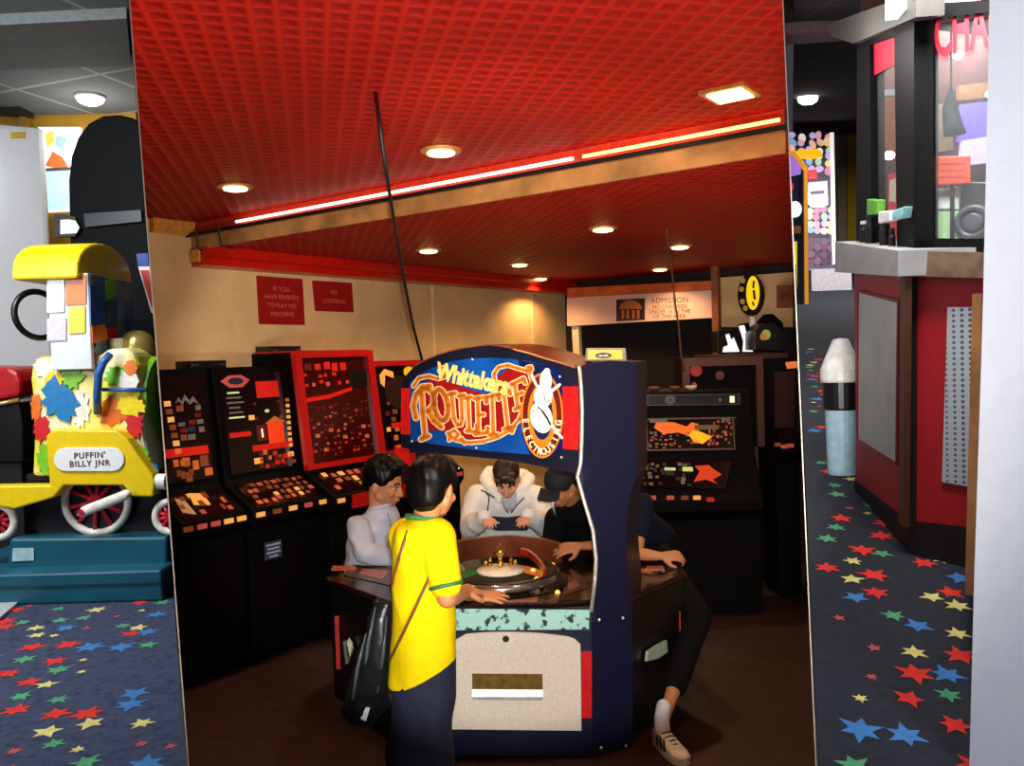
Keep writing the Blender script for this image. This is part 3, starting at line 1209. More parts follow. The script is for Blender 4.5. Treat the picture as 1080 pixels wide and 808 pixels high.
for k, (px, py) in enumerate(((820, 469), (827, 471), (834, 470))):
    m_ = MB()
    c = at(px, py, 5.715)
    m_.box(c, (.04, .012, .025))
    m_.build('button', G_pink if k else G_dim, fm)

clip_thing(fm, -NR_)
# ================================================================== roulette machine
YF = 3.58
hR, hL = at(612, 430, 3.60), at(415, 430, 4.05)
hd_ = V((hR.x - hL.x, hR.y - hL.y, 0)).normalized()
HN = V((hd_.y, -hd_.x, 0))            # header normal, toward the players
rm = thing('roulette_machine', 'navy roulette machine with an arched ROULETTE sign, white door panel and wheel table', 'roulette machine', (0.0, 4.2, 0))
TZ = at(550, 641, YF - .02).z         # table height


def hp(px, py, off=0.0):
    return onp(px, py, hR, HN, off)


def hc(cx, cy, off=0.0):              # enlarged-view coordinates of the sign
    return hp(410 + cx / 4.696, 360 + cy / 4.696, off)


M_lower = mat('black_body', '0b090b', 0.4)
plan = [V((at(434, 700, YF + .03).x, YF + .03, 0)), V((at(664, 700, 3.66).x, 3.66, 0)), V((.80, 4.06, 0)), V((.70, 4.42, 0)), V((.40, 4.94, 0)), V((-.42, 4.94, 0)), V((-.70, 4.42, 0)), V((at(346, 650, 4.16).x, 4.16, 0))]
cen = sum(plan, V()) / len(plan)
m_ = MB()
m_.prism([cen + (p - cen) * .985 + ZV * .06 for p in plan], (0, 0, TZ - .03 - .06))
m_.build('lower_body', M_lower, rm, bevel=.006)
m_ = MB()
m_.prism([cen + (p - cen) * .93 for p in plan], (0, 0, 0.06))
m_.build('base_plinth', M_black, rm)
M_table = mat('table_gloss', '1c0f0c', 0.14, noise=.3, scale=7)
m_ = MB()
m_.prism([cen + (p - cen) * 1.012 + ZV * (TZ - .03) for p in plan], (0, 0, 0.03))
m_.build('table_top', M_table, rm, bevel=.008)

# navy front with its steel door
xl, xr = 436, 625
m_ = MB()
m_.prism([at(xl, 797, YF), at(xr, 797, YF), at(xr, 643, YF), at(xl, 643, YF)], (0, .03, 0))
fp = m_.build('front_panel', M_navy, rm)
m_ = MB()
m_.prism([at(xl, 665, YF - .004), at(621, 664, YF - .004), at(622, 643.5, YF - .004), at(xl, 642, YF - .004)], (0, .004, 0))
ms_ = m_.build('worn_edge_strip', mat('mint_paint_chipped', 'a8dcd0', 0.45, hex2='1e3238', scale=24, thr=(.40, .45)), rm)
ms_['label'] = 'mint green edge strip with chipped paint'
arch = [(476, 768), (613, 769.5), (612, 679), (606, 673.5)]
for k in range(9):
    x = 600 - k * 13.5
    arch.append((x, 666.2 + ((x - 534) / 70) ** 2 * 5.6))
arch += [(481, 674)]
m_ = MB()
m_.prism([at(x, y, YF - .004) for x, y in arch], (0, -.012, 0))
dr = m_.build('door_panel', mat('brushed_white_steel', 'e2d8c8', .55, .0, noise=.1, scale=120, hex2='d0c4b2', thr=(.3, .7)), rm)
dr['label'] = 'white steel door panel with arched top'
P = lambda x, y, d: at(x, y, YF - d)
m_ = MB()
m_.prism([P(498, 727, .016), P(572.5, 727.5, .016), P(572.5, 735, .03), P(498, 735, .03)], (0, .012, 0))
m_.prism([P(498, 735, .03), P(572.5, 735, .03), P(572, 739, .018), P(498.5, 738.5, .018)], (0, .01, 0))
m_.build('coin_tray_lip', mat('tray_white', 'e8e6dc', .3, .3), dr)
m_ = MB()
m_.prism([P(498, 710.5, .0165), P(572, 711, .0165), P(572.5, 727.5, .0165), P(498, 727, .0165)], (0, .004, 0))
m_.build('coin_tray_recess', mat('brass_recess', '8a6c34', .35, .5, noise=.25), dr)
m_ = MB()
c = P(533.5, 673.5, .016)
m_.cyl(c, c - V((0, .008, 0)), .016, .014, 16)
lk = m_.build('lock', M_chrome, dr)
m_ = MB()
m_.box(c - V((0, .0085, 0)), (.004, .003, .014))
m_.build('keyhole', M_black, lk)
m_ = MB()
m_.prism([P(613.5, 757, .002), P(624, 757, .002), P(624, 687, .002), P(613, 687, .002)], (0, -.006, 0))
m_.build('red_stripe', M_redpanel, rm)

# right-hand pillar
m_ = MB()
out = [(612, 386, 3.555), (614, 434, 3.55), (613, 488, 3.55), (609.5, 503, 3.55), (617, 530, 3.55), (626, 560, 3.55), (629, 590, 3.55), (628, 612, 3.55), (624, 645, 3.55), (625, 798, 3.55),
       (667, 796, 3.66), (666, 640, 3.66), (661, 585, 3.65), (661.5, 540, 3.65), (664, 525, 3.66), (671, 503, 3.67), (671, 382, 3.67), (640, 380.5, 3.61)]
ptsP = [at(x, y, 3.55 + max(0, x - 612) / 59 * .12) for x, y, Y in out]
m_.prism(ptsP, V((.1, .34, 0)))
m_.build('side_pillar', M_navy, rm)
m_ = MB()
ch = [(611, 386), (613, 410), (614, 434), (613.5, 465), (612.5, 488), (609, 503), (616.5, 530), (625.5, 560), (628.7, 590), (627.5, 612), (623.7, 645)]
m_.tube([at(x, y, 3.545) for x, y in ch], .0085, 8)
tr = m_.build('chrome_edge', mat('chrome_strip', 'efeadc', .25, .6), rm, smooth=True)
for (px, py) in ((632, 654), (657, 652), (634, 789), (660, 787)):
    c = at(px, py, 3.55 + (px - 612) / 59 * .12 - .001)
    m_ = MB()
    m_.ell(c, (.007, .004, .007), nu=8, nv=5)
    m_.build('screw', mat('screw_bright', 'f0f0ea', .2, .5), rm, smooth=True)

# arched header box
hdr = [(62, 225), (75, 180), (120, 130), (180, 98), (240, 72), (310, 50), (380, 36), (440, 27), (500, 22), (560, 29), (620, 42), (690, 60), (760, 82), (850, 108), (925, 132), (944, 240), (950, 340), (946, 520), (935, 655), (600, 590), (300, 562), (62, 548)]
m_ = MB()
m_.prism([hc(x, y) for x, y in hdr], -HN * .42)
hb = m_.build('header_box', mat('header_navy_black', '0c1028', .4, noise=.3, scale=6), rm)
m_ = MB()
ar = hdr[2:15]
a_ = [hc(x, y - 2, -.005) for x, y in ar]
for p, q in zip(a_, a_[1:]):
    m_.prism([p, q, q + ZV * .006, p + ZV * .006], -HN * .415)
m_.build('roof_skin', mat('roof_reflection_brown', '8a4628', .25, noise=.25, scale=5), hb)  # brown colour stands for a reflection on the dark roof
m_ = MB()
m_.tube([hc(x, y - 1, .002) for x, y in hdr[10:15]], .004, 6)
m_.build('roof_edging', mat('copper_edge', 'c89070', .3, .6), hb)
# red panels at both ends of the sign
for q in ([(862, 224), (938, 222), (946, 400), (940, 538), (864, 532)], [(64, 232), (106, 232), (106, 462), (62, 460)]):
    m_ = MB()
    m_.prism([hc(x, y, .001) for x, y in q], HN * .004)
    m_.build('red_end_panel', M_redpanel, hb)
# left end support
m_ = MB()
m_.prism([hp(416, 470), hp(432, 474), hp(432, 492), hp(416, 478)], -HN * .1)
m_.build('red_bracket', M_redpanel, hb)
s0_, s1_ = hp(431, 470, -.05), hp(444, 470, -.05)
m_ = MB()
m_.prism([V((s0_.x, s0_.y, TZ)), V((s1_.x, s1_.y, TZ)), V((s1_.x, s1_.y, s1_.z + .02)), V((s0_.x, s0_.y, s0_.z + .02))], -HN * .07)
m_.build('left_support', M_lower, rm)
# sign glass
gl_pts = [(108, 205), (150, 165), (220, 130), (310, 100), (400, 86), (500, 81), (600, 86), (700, 100), (790, 122), (855, 145), (862, 225), (864, 540), (800, 562), (700, 560), (500, 545), (300, 520), (108, 492)]
M_blue = mat('sign_blue', '0c4a9c', .3, noise=.35, scale=7)
m_ = MB()
m_.prism([hc(x, y, .001) for x, y in gl_pts], HN * .003)
gls = m_.build('sign_glass', M_blue, hb)
m_ = MB()
m_.poly([hc(x, y, .0046) for x, y in [(640, 92), (790, 122), (855, 145), (862, 225), (864, 540), (800, 562), (700, 560), (660, 470), (690, 300)]])
m_.build('dark_blue_print', mat('sign_navy', '0c1a54', .3), gls)
for (cx, cy) in ((415, 90), (847, 175), (855, 575), (434, 528), (115, 495)):
    m_ = MB()
    m_.ell(hc(cx, cy, .004), .006, nu=8, nv=6)
    m_.build('screw', mat('screw_bright', 'f0f0ea'), gls, smooth=True)

FIELD = [(150, 230), (190, 195), (250, 185), (300, 200), (400, 240), (520, 272), (545, 170), (600, 130), (700, 140), (720, 250), (680, 340), (600, 440), (500, 490), (400, 485), (300, 445), (200, 440), (150, 380)]
m_ = MB()
m_.poly([hc(x, y, .0056) for x, y in FIELD])
m_.build('red_field', mat('sign_red', '9a1010', .35), gls)
LET = {
    'R': [[(163, 262), (168, 350), (180, 470)], [(150, 250), (190, 232), (222, 262), (225, 310), (195, 345)], [(195, 345), (225, 395), (262, 425)], [(135, 380), (122, 320), (135, 262), (165, 225), (205, 222)], [(160, 485), (198, 470)]],
    'O': [[(258 + 36 * math.cos(t * PI / 9 - .3), 315 + 78 * math.sin(t * PI / 9)) for t in range(19)]],
    'U': [[(312, 258), (322, 380), (340, 415), (358, 412), (364, 380), (358, 268)], [(296, 262), (330, 256)], [(345, 272), (374, 266)]],
    'L': [[(392, 278), (398, 440)], [(378, 282), (408, 276)], [(384, 444), (434, 448), (436, 415)]],
    'E': [[(440, 280), (446, 455)], [(424, 284), (484, 276), (486, 300)], [(444, 365), (470, 363)], [(428, 460), (490, 452), (490, 428)]],
    'T': [[(512, 270), (518, 460)], [(482, 302), (484, 278), (540, 262), (544, 286)], [(500, 466), (536, 460)]],
    'T2': [[(570, 258), (590, 428)], [(548, 284), (546, 264), (596, 242), (602, 262)], [(572, 436), (608, 424)]],
    'E2': [[(622, 208), (640, 328)], [(606, 214), (668, 184), (676, 206)], [(632, 268), (662, 254)], [(624, 338), (694, 304), (690, 276)]],
    'scroll': [[(122, 222), (150, 182), (200, 172), (245, 186), (276, 176), (286, 146), (268, 130), (252, 146)]],
    'scroll2': [[(292, 455), (330, 488), (400, 502), (470, 496), (540, 474), (600, 440), (645, 388), (660, 350)], [(300, 490), (302, 455), (325, 440), (345, 462), (330, 480)], [(375, 505), (360, 480)]],
    'scroll3': [[(548, 208), (524, 200), (522, 160), (545, 128), (590, 118), (640, 134), (690, 148), (708, 140), (704, 126), (686, 130)]],
    'scroll4': [[(700, 160), (716, 215), (712, 280), (690, 305)], [(655, 345), (684, 340), (690, 372), (672, 396), (652, 384), (660, 366)], [(610, 452), (622, 420)]],
}
nm = {'T2': 'T', 'E2': 'E'}
for k, strokes in LET.items():
    sc = 'scroll' in k
    w0 = 17 if sc else 20
    if k in ('R', 'O'):
        w0 = 25
    nmz = 'scrollwork' if sc else 'letter'
    m_ = MB()
    for s_ in strokes:
        m_.ribbon(s_, w0 + 9, hc, .0066)
    o_ = m_.build(nmz, M_cream, gls)
    m_ = MB()
    for s_ in strokes:
        m_.ribbon(s_, w0, hc, .0076)
    m_.build('orange_fill', M_orange, o_)
    m_ = MB()
    for s_ in strokes:
        m_.ribbon(s_, w0 * .22, hc, .0084)
    m_.build('dark_inline', M_dorange, o_)
# small script line above
m_ = MB()
o_ = hc(405, 186, .0086)
ux_ = (hc(505, 207, .0086) - hc(305, 163, .0086)).normalized()
uy_ = (hc(405, 120, .0086) - o_).normalized()
for pl in text_polys('Whittakers', 0.088, offset=.0042, shear=.25, space=.95):
    m_.poly([o_ + ux_ * x * .98 + uy_ * y * 1.25 for x, y in pl])
m_.build('script_lettering', mat('pale_yellow_ink', 'f4dc78', .5), gls)
# ring emblem with the white figure
E = lambda rx, ry, n=36: [(760 + rx * math.cos(2 * PI * k / n), 368 + ry * math.sin(2 * PI * k / n)) for k in range(n)]
emb = None
for k, (rx, ry, m, off) in enumerate(((104, 212, mat('emblem_orange', 'd8801c', .4), .0092), (96, 200, mat('emblem_maroon', '6a1410', .4), .0098), (72, 158, mat('emblem_orange', 'd8801c'), .0104), (52, 120, mat('emblem_navy', '141c50', .4), .0110))):
    m_ = MB()
    m_.prism([hc(x, y, off - .0006) for x, y in E(rx, ry)], HN * .0006)
    q = m_.build('emblem_ring', m, emb or gls)
    emb = emb or q
for i, chh in enumerate('ELECTROUSING'):
    a = math.radians(172 - i * 14.6)
    x, y = 760 + 84 * math.cos(a), 368 + 180 * math.sin(a)
    c = hc(x, y, .0108)
    tang = (hc(760 + 84 * math.cos(a - .05), 368 + 180 * math.sin(a - .05), .0108) - c).normalized()
    nrm = HN.cross(tang)
    m_ = MB()
    for pl in text_polys(chh, 0.036, offset=.0015):
        m_.poly([c + tang * xx * .95 + nrm * yy * 1.15 for xx, yy in pl])
    m_.build('letter', M_cream, emb)
M_fig = mat('figure_white', 'f6f2e2', .45, noise=.03)


def blob(name, cx, cy, rx, ry, off, m=M_fig, rot=0.0):
    m_ = MB()
    cr, sr = math.cos(rot), math.sin(rot)
    m_.prism([hc(cx + rx * math.cos(t) * cr - ry * math.sin(t) * sr, cy + rx * math.cos(t) * sr + ry * math.sin(t) * cr, off) for t in [k * PI / 12 for k in range(24)]], HN * .0012)
    return m_.build(name, m, emb)


blob('white_disc', 756, 378, 54, 78, .0114, rot=-.25)
blob('figure_body', 766, 270, 46, 62, .0124, rot=.15)
blob('figure_head', 778, 196, 30, 54, .0136)
blob('figure_topknot', 784, 152, 16, 20, .0144)
for pts_, w_ in (([(708, 168), (730, 215), (768, 258)], 13), ([(846, 215), (815, 240), (784, 256)], 15), ([(806, 412), (832, 450), (858, 478)], 13)):
    m_ = MB()
    m_.ribbon(pts_, w_, hc, .0150)
    m_.build('figure_limb', M_fig, emb)
for pts_, w_ in (([(760, 345), (784, 380), (800, 412)], 9), ([(738, 325), (762, 345)], 5), ([(700, 360), (742, 330)], 3), ([(775, 300), (800, 290)], 3), ([(768, 258), (776, 300)], 3)):
    m_ = MB()
    m_.ribbon(pts_, w_, hc, .0156)
    m_.build('black_line', M_black, emb)

# wheel
WC = onz(528, 603, TZ + .05)
WC.z = TZ
wr = .265
m_ = MB()
m_.lathe([(wr + .05, .0), (wr + .05, .012), (wr + .012, .03), (wr, .06), (wr - .02, .062), (wr - .06, .03), (0.0, .03)], WC, n=40)
bw = m_.build('wheel_bowl', mat('bowl_black', '0a0808', .3, spec=.3), rm, smooth=False)
m_ = MB()
m_.lathe([(wr + .004, .012), (wr + .016, .02), (wr + .012, .05), (wr + .002, .056)], WC, n=40, caps=False)
m_.build('chrome_band', mat('chrome_band', 'b8b4b0', .15, .9), bw, smooth=True)
rot_cols = [mat('wheel_green', '1c6a34', .6, spec=.2), mat('wheel_red', 'b82c14', .6, spec=.2), glow('wheel_orange', 'd0701c', .35), mat('wheel_black', '100c0c', .6, spec=.2)]
m_ = MB()
n = 36
c = WC + ZV * .034
for k in range(n):
    a0, a1 = 2 * PI * k / n, 2 * PI * (k + 1) / n
    q = lambda r, a, z: c + V((r * math.cos(a), r * math.sin(a), z))
    m_.mi = 0 if 12 <= k < 20 else (1 if 6 <= k < 12 else (2 if k < 6 or k > 33 else 3))
    m_.poly([q(.11, a0, .02), q(.2, a0, 0), q(.2, a1, 0), q(.11, a1, .02)])
rt = m_.build('rotor_ring', rot_cols, bw)
m_ = MB()
m_.lathe([(.115, .02), (.11, .03), (.06, .04), (.0, .045)], c, n=28)
m_.build('rotor_cone', mat('rotor_white', 'dcd4c4', .3), rt, smooth=True)
m_ = MB()
m_.lathe([(.02, .04), (.012, .06), (.01, .09), (.022, .1), (.03, .112), (.022, .126), (.008, .134), (.004, .15), (.0, .155)], c, n=16)
M_brass = mat('polished_brass', 'f0c058', .2, .9)
sp = m_.build('spindle', M_brass, rt, smooth=True)
for k in range(8):
    a = 2 * PI * k / 8
    m_ = MB()
    m_.ell(c + V((.07 * math.cos(a), .07 * math.sin(a), .06)), .011, nu=8, nv=6)
    m_.build('brass_stud', M_brass, sp, smooth=True)
# curved red rail; brown half-ring for the dome's far rim and its reflection
m_ = MB()
rr_ = [onz(x, y, TZ + .075) for x, y in ((548, 585), (556, 587), (563, 592), (569, 599), (574, 608))]
for p, q in zip(rr_, rr_[1:]):
    m_.prism([p, q, q + V((.012, .02, .0)), p + V((.012, .02, .0))], (0, 0, .03))
m_.build('red_rail', mat('rail_red', 'a82a14', .3), rm)
m_ = MB()
ring_o, ring_i = [], []
for k in range(19):
    a = PI * (0.24 + .66 * k / 18)
    h = .065 + .055 * math.sin(a)
    m_p = WC + V((.40 * math.cos(a), .46 * math.sin(a), 0))
    ring_o.append((m_p, h))
for (p, h), (q, g) in zip(ring_o, ring_o[1:]):
    d = (p - WC).normalized() * .025
    e = (q - WC).normalized() * .025
    vs = [m_.v(x) for x in (p, q, q + e, p + d, p + ZV * h, q + ZV * g, q + e + ZV * g, p + d + ZV * h)]
    for f4 in ((0, 1, 5, 4), (2, 3, 7, 6), (4, 5, 6, 7), (0, 3, 2, 1)):
        m_.f([vs[i] for i in f4])
m_.build('dome_reflection_rim', mat('dome_reflection_brown', '6e3620', .2, noise=.4, scale=6), rm)
# player panels: printed betting fields on the table
M_bet = mat('betting_print', '9a5844', .3, noise=.35, scale=40)
for q in (([(497, 638), (588, 636), (592, 627), (505, 628)]), ([(362, 607), (412, 618), (426, 600), (372, 596)]), ([(664, 604), (690, 607), (700, 601), (666, 597)]), ([(595, 628), (620, 620), (612, 606), (594, 614)])):
    m_ = MB()
    m_.prism([onz(x, y, TZ + .0005) for x, y in q], (0, 0, .003))
    b_ = m_.build('betting_panel', mat('panel_dark_print', '5c3c34', .25, noise=.6, scale=60, hex2='2a1814', thr=(.45, .55)), rm)
    m_ = MB()
    m_.prism([onz(x * .5 + (q[0][0] + q[2][0]) / 4, y * .5 + (q[0][1] + q[2][1]) / 4, TZ + .0035) for x, y in q], (0, 0, .001))
    m_.build('betting_grid', M_bet, b_)
for q in ([(349, 602), (376, 602), (374, 598), (351, 598)], [(680, 602), (701, 602), (699, 598), (682, 598)]):
    m_ = MB()
    m_.prism([onz(x, y, TZ + .0005) for x, y in q], (0, 0, .006))
    m_.build('ash_pad', mat('copper_pad', 'b0603c', .35), rm)
for (px, py) in ((562, 602), (583, 596), (566, 611), (588, 625)):
    m_ = MB()
    m_.ell(onz(px, py, TZ + .045 if px < 584 else TZ + .004), .012, nu=8, nv=6)
    m_.build('lit_stud', glow('stud_amber', 'ffc060', 1.2), rm, smooth=True)
# red trims and pale patches painted as reflections on the station fronts
for (px, Y, y0, y1, w_) in ((355, 4.085, 650, 706, 2.2), (716, 4.035, 645, 706, 1.5)):
    m_ = MB()
    m_.prism([at(px - w_, y0, Y), at(px + w_, y0, Y), at(px + w_ + 2, y1, Y), at(px - w_ + 2, y1, Y)], (0, .012, 0))
    m_.build('red_edge_trim', mat('trim_red', 'b03020', .4), rm)
d0 = (plan[2] - plan[1]).normalized()
nn = V((d0.y, -d0.x, 0))
gq = [onp(x, y, plan[1], nn, .002) for x, y in ((680, 697), (692, 694), (702, 687), (701, 675), (690, 681), (681, 687))]
m_ = MB()
m_.prism(gq, nn * .012)
m_.build('reflection_patch', mat('pale_reflection', 'a8bca8', .35, .3), rm)
d1 = (plan[0] - plan[7]).normalized()
n1 = V((d1.y, -d1.x, 0))
m_ = MB()
m_.prism([onp(x, y, plan[7], n1, .002) for x, y in ((364, 676), (370, 674), (373, 684), (367, 700))], n1 * .012)
m_.build('reflection_patch', mat('pale_reflection', 'a8bca8'), rm)

# yellow-faced box on top of the pillar
yb = thing('fan_box', 'small grey box with a yellow oval-marked face on top of the roulette machine', 'box', at(640, 380, 3.85))
q = [(617, 381), (661, 381), (660, 367), (618, 367)]
m_ = MB()
m_.prism([at(x, y, 3.74) for x, y in q], V((.02, .16, 0)))
m_.build('casing', mat('casing_grey', '8c8878', .5), yb, bevel=.004)
m_ = MB()
m_.prism([at(x, y, 3.735) for x, y in ((620, 379), (656.5, 379), (656, 369.5), (620.5, 369))], V((0, .004, 0)))
yf_ = m_.build('yellow_face', glow('yellow_face', 'e8b810', .35), yb)
m_ = MB()
m_.prism([at(636.5 + 9 * math.cos(t), 375 + 3.2 * math.sin(t), 3.733) for t in [k * PI / 10 for k in range(20)]], V((0, .002, 0)))
ov_ = m_.build('black_oval', M_black, yf_)
m_ = MB()
m_.prism([at(x, y, 3.7325) for x, y in ((631, 375.6), (633, 374.2), (636, 375), (640, 374), (642, 375.3), (639, 376), (636, 375.8), (633, 376.2))], V((0, -.001, 0)))
m_.build('oval_squiggle', M_cream, ov_)
# ================================================================== people
def frame(fwd):
    f = V(fwd).normalized()
    r = f.cross(ZV).normalized()
    u = r.cross(f).normalized()
    return f, r, u


def head_skin(mb, c, fwd, s=1.0, tilt=0.0):
    f, r, u = frame(fwd)
    if tilt:
        q = Matrix.Rotation(tilt, 3, f)
        r, u = q @ r, q @ u
    R = Matrix((r, f, u)).transposed()
    L = lambda x, y, z: c + (r * x + f * y + u * z) * s
    mb.ell(L(0, -.005, .02), (.068 * s, .086 * s, .085 * s), R)            # skull
    mb.ell(L(0, .028, -.035), (.055 * s, .056 * s, .066 * s), R)            # face
    mb.ell(L(0, .052, -.084), (.026 * s, .022 * s, .018 * s), R)            # chin
    for k in (-1, 1):
        mb.cap(L(.05 * k, .0, -.05), .018 * s, L(.012 * k, .052, -.082), .016 * s)   # jaw
        mb.ell(L(.036 * k, .062, -.03), (.02 * s, .016 * s, .018 * s), R)   # cheek
        mb.cap(L(.012 * k, .076, .012), .010 * s, L(.042 * k, .064, .012), .009 * s)  # brow
        Re = R @ Matrix.Rotation(.35 * k, 3, 'Z')
        mb.ell(L(.070 * k, -.008, -.012), (.009 * s, .018 * s, .030 * s), Re)         # ear
    mb.cap(L(0, .078, .005), .007 * s, L(0, .098, -.034), .011 * s)         # nose
    for k in (-1, 1):
        mb.ell(L(.010 * k, .088, -.037), .008 * s, nu=8, nv=6)
    mb.cap(L(-.014, .083, -.060), .006 * s, L(.014, .083, -.060), .006 * s)  # lips
    mb.cap(L(-.012, .081, -.067), .006 * s, L(.012, .081, -.067), .006 * s)
    return L, R, (f, r, u)


def face_parts(root, L, R, s, body, lip):
    for k in (-1, 1):
        m_ = MB()
        m_.ell(L(.027 * k, .067, -.004), (.011 * s, .007 * s, .0065 * s), R, 10, 8)
        e = m_.build('eye', mat('eye_white', 'e0d8cc', .2), body, smooth=True)
        m_ = MB()
        m_.ell(L(.027 * k, .0730, -.004), (.0052 * s, .003 * s, .0052 * s), R, 10, 6)
        m_.build('iris', mat('iris_dark', '140a06', .2), e, smooth=True)
        m_ = MB()
        m_.chain([L(.013 * k, .084, .018), L(.028 * k, .081, .022), L(.043 * k, .071, .016)], [.0035 * s] * 3)
        m_.build('eyebrow', M_hair, body, smooth=True)
    m_ = MB()
    m_.chain([L(-.018, .083, -.0635), L(0, .090, -.0630), L(.018, .083, -.0635)], [.0025 * s] * 3)
    m_.build('mouth', lip, body, smooth=True)


def hand(mb, wr, dirv, nrm, s=1.0, curl=0.35, side=1, spread=.12):
    """wr wrist, dirv towards the knuckles, nrm back of the hand, side=+1 thumb on dirv x nrm side"""
    d = V(dirv).normalized()
    n = (V(nrm) - d * V(nrm).dot(d)).normalized()
    l = d.cross(n).normalized() * side
    ln = [.058, .066, .062, .050]
    for i in range(4):
        off = (.024 - .0165 * i) * s
        k = wr + d * ((.075 - .004 * abs(i - 1)) * s) + l * off
        mb.cap(wr + l * off * .55 + d * .012 * s, .0115 * s, k, .0095 * s)
        a = (1.5 - i) * spread
        fd = (d * math.cos(a) + l * math.sin(a)).normalized()
        p, ang = k, curl * .5
        for j, fr in enumerate((.45, .32, .23)):
            q = p + (fd * math.cos(ang) - n * math.sin(ang)) * ln[i] * fr * s
            mb.cap(p, (.0085 - .0009 * j) * s, q, (.0078 - .0009 * j) * s)
            p = q
            ang += curl
    b = wr + d * .02 * s + l * .022 * s - n * .004 * s
    q = b + (d * .6 + l * .75 - n * .2).normalized() * .032 * s
    mb.cap(b, .0125 * s, q, .0105 * s)
    q2 = q + (d * .88 + l * .3 - n * .25).normalized() * .026 * s
    mb.cap(q, .0100 * s, q2, .0078 * s)


def arm_skin(mb, sh, el, wr, s=1.0):
    mb.chain([sh, (sh + el) / 2, el, el * .65 + wr * .35, wr], [.026 * s, .033 * s, .031 * s, .031 * s, .021 * s])


def legs_skin(mb, hip, knee, ank, s=1.0):
    mb.chain([hip, (hip + knee) / 2, knee, knee * .6 + ank * .4, ank], [.078 * s, .066 * s, .047 * s, .048 * s, .030 * s])


def shoe(root, ank, toe_dir, m, sole, s=1.0, detail=None, name='shoe'):
    d = V((toe_dir[0], toe_dir[1], 0)).normalized()
    w = V((-d.y, d.x, 0))
    b = V((ank.x, ank.y, 0)) - d * .045 * s
    rings = []
    for t, hw, h in ((0.0, .028, .062), (.05, .034, .075), (.1, .036, .066), (.15, .040, .048), (.19, .041, .040), (.22, .034, .034), (.238, .018, .028)):
        c = b + d * t * s
        rings.append((c + ZV * (.012 + h * .5) * s, w * hw * s, ZV * h * .5 * s))
    m_ = MB()
    m_.loft(rings, 18)
    o = m_.build(name, m, root, smooth=True)
    m_ = MB()
    out = []
    for t, hw in ((-.004, .022), (.02, .032), (.08, .037), (.15, .043), (.2, .041), (.23, .028), (.243, .0)):
        out.append(b + d * t * s + w * hw * s)
    for t, hw in ((.23, .028), (.2, .041), (.15, .043), (.08, .037), (.02, .032), (-.004, .022)):
        out.append(b + d * t * s - w * hw * s)
    m_.prism([p + ZV * .0 for p in out], (0, 0, .024 * s))
    m_.build('sole', sole, o)
    return o, b, d, w


from mathutils import noise as NZ


def wrinkle(o, amp, fx, fz, seed=0.0, ridge=True):    # cloth folds / hair locks, displaced along the normals
    me = o.data
    nrm = [v.normal.copy() for v in me.vertices]
    for v, n in zip(me.vertices, nrm):
        q = V((v.co.x * fx + seed, v.co.y * fx, v.co.z * fz + v.co.x * fx * .6))
        h = NZ.noise(q)
        if ridge:
            h = .5 - abs(h) * 2 + .4 * NZ.noise(q * 2.3)
        v.co += n * (h * amp)
    me.update()


# ---------------------------------------------------------------- boy in the yellow shirt
YB = 3.0
P3 = lambda x, y, Y=YB: at(x, y, Y)
by = thing('person', 'boy in a bright yellow T-shirt standing with his back to us at the roulette table', 'person', (P3(447, 700).x, YB, 0))
fw = V((.44, .89, -.24))
hc_ = P3(458, 514)
sk = MB()
L, R, (f, r, u) = head_skin(sk, hc_, fw, 1.0)
ch = P3(443, 566)
pel = P3(447, 716)
pel.z = min(pel.z, .68)
sk.chain([L(0, -.025, -.05), P3(449, 545), ch], [.052, .045, .045])
sk.chain([ch, (ch + pel) / 2, pel], [.06, .07, .07])
shR, elR, wrR = P3(463, 566, 2.95), P3(471, 630, 2.90), P3(490, 624, 3.12)
arm_skin(sk, shR, elR, wrR, 1.2)
hand(sk, wrR, (.35, .75, -.12), (.3, -.3, .9), 1.05, .6, 1)
shL, elL, wrL = P3(424, 566, 3.08), P3(455, 620, 3.4), P3(496, 629, 3.40)
arm_skin(sk, shL, elL, wrL, .92)
hand(sk, wrL, (1, .06, -.03), (0, -.25, .95), 1.12, .16, -1, .16)
hipL, hipR = pel + V((-.055, .02, 0)), pel + V((.045, -.02, 0))
lx = V((0, .02, 0))
ankL, ankR = V((pel.x - .085, YB + .05, .075)), V((pel.x + .06, YB - .02, .075))
kneeL, kneeR = (hipL + ankL) / 2, (hipR + ankR) / 2
legs_skin(sk, hipL, kneeL, ankL, .55)
legs_skin(sk, hipR, kneeR, ankR, .55)
body = sk.soft('body', M_skinA, by, .006, 4)
face_parts(by, L, R, 1.0, body, mat('lip_brown', '8a4a3a', .5))
hr = MB()
hr.ell(L(0, -.022, .032), (.080, .094, .088), R)
hr.ell(L(0, -.055, -.010), (.074, .062, .082), R)
hr.ell(L(0, .045, .080), (.062, .048, .034), R)
hr.ell(L(0, .0, .085), (.066, .075, .035), R)
for k in (-1, 1):
    hr.ell(L(.062 * k, .012, .025), (.018, .03, .036), R)
wrinkle(hr.soft('hair', M_hair, by, .006, 6), .006, 30, 10, 1.5, False)
M_yel = mat('yellow_cotton', 'e6c806', .85, noise=.05, scale=11, bump=.3, spec=.1)
M_grn = mat('green_trim', '2c6a34', .8)
sh = MB()
tx = V((.98, -.15, 0)).normalized()
ty = V((.15, .98, 0))
rings = []
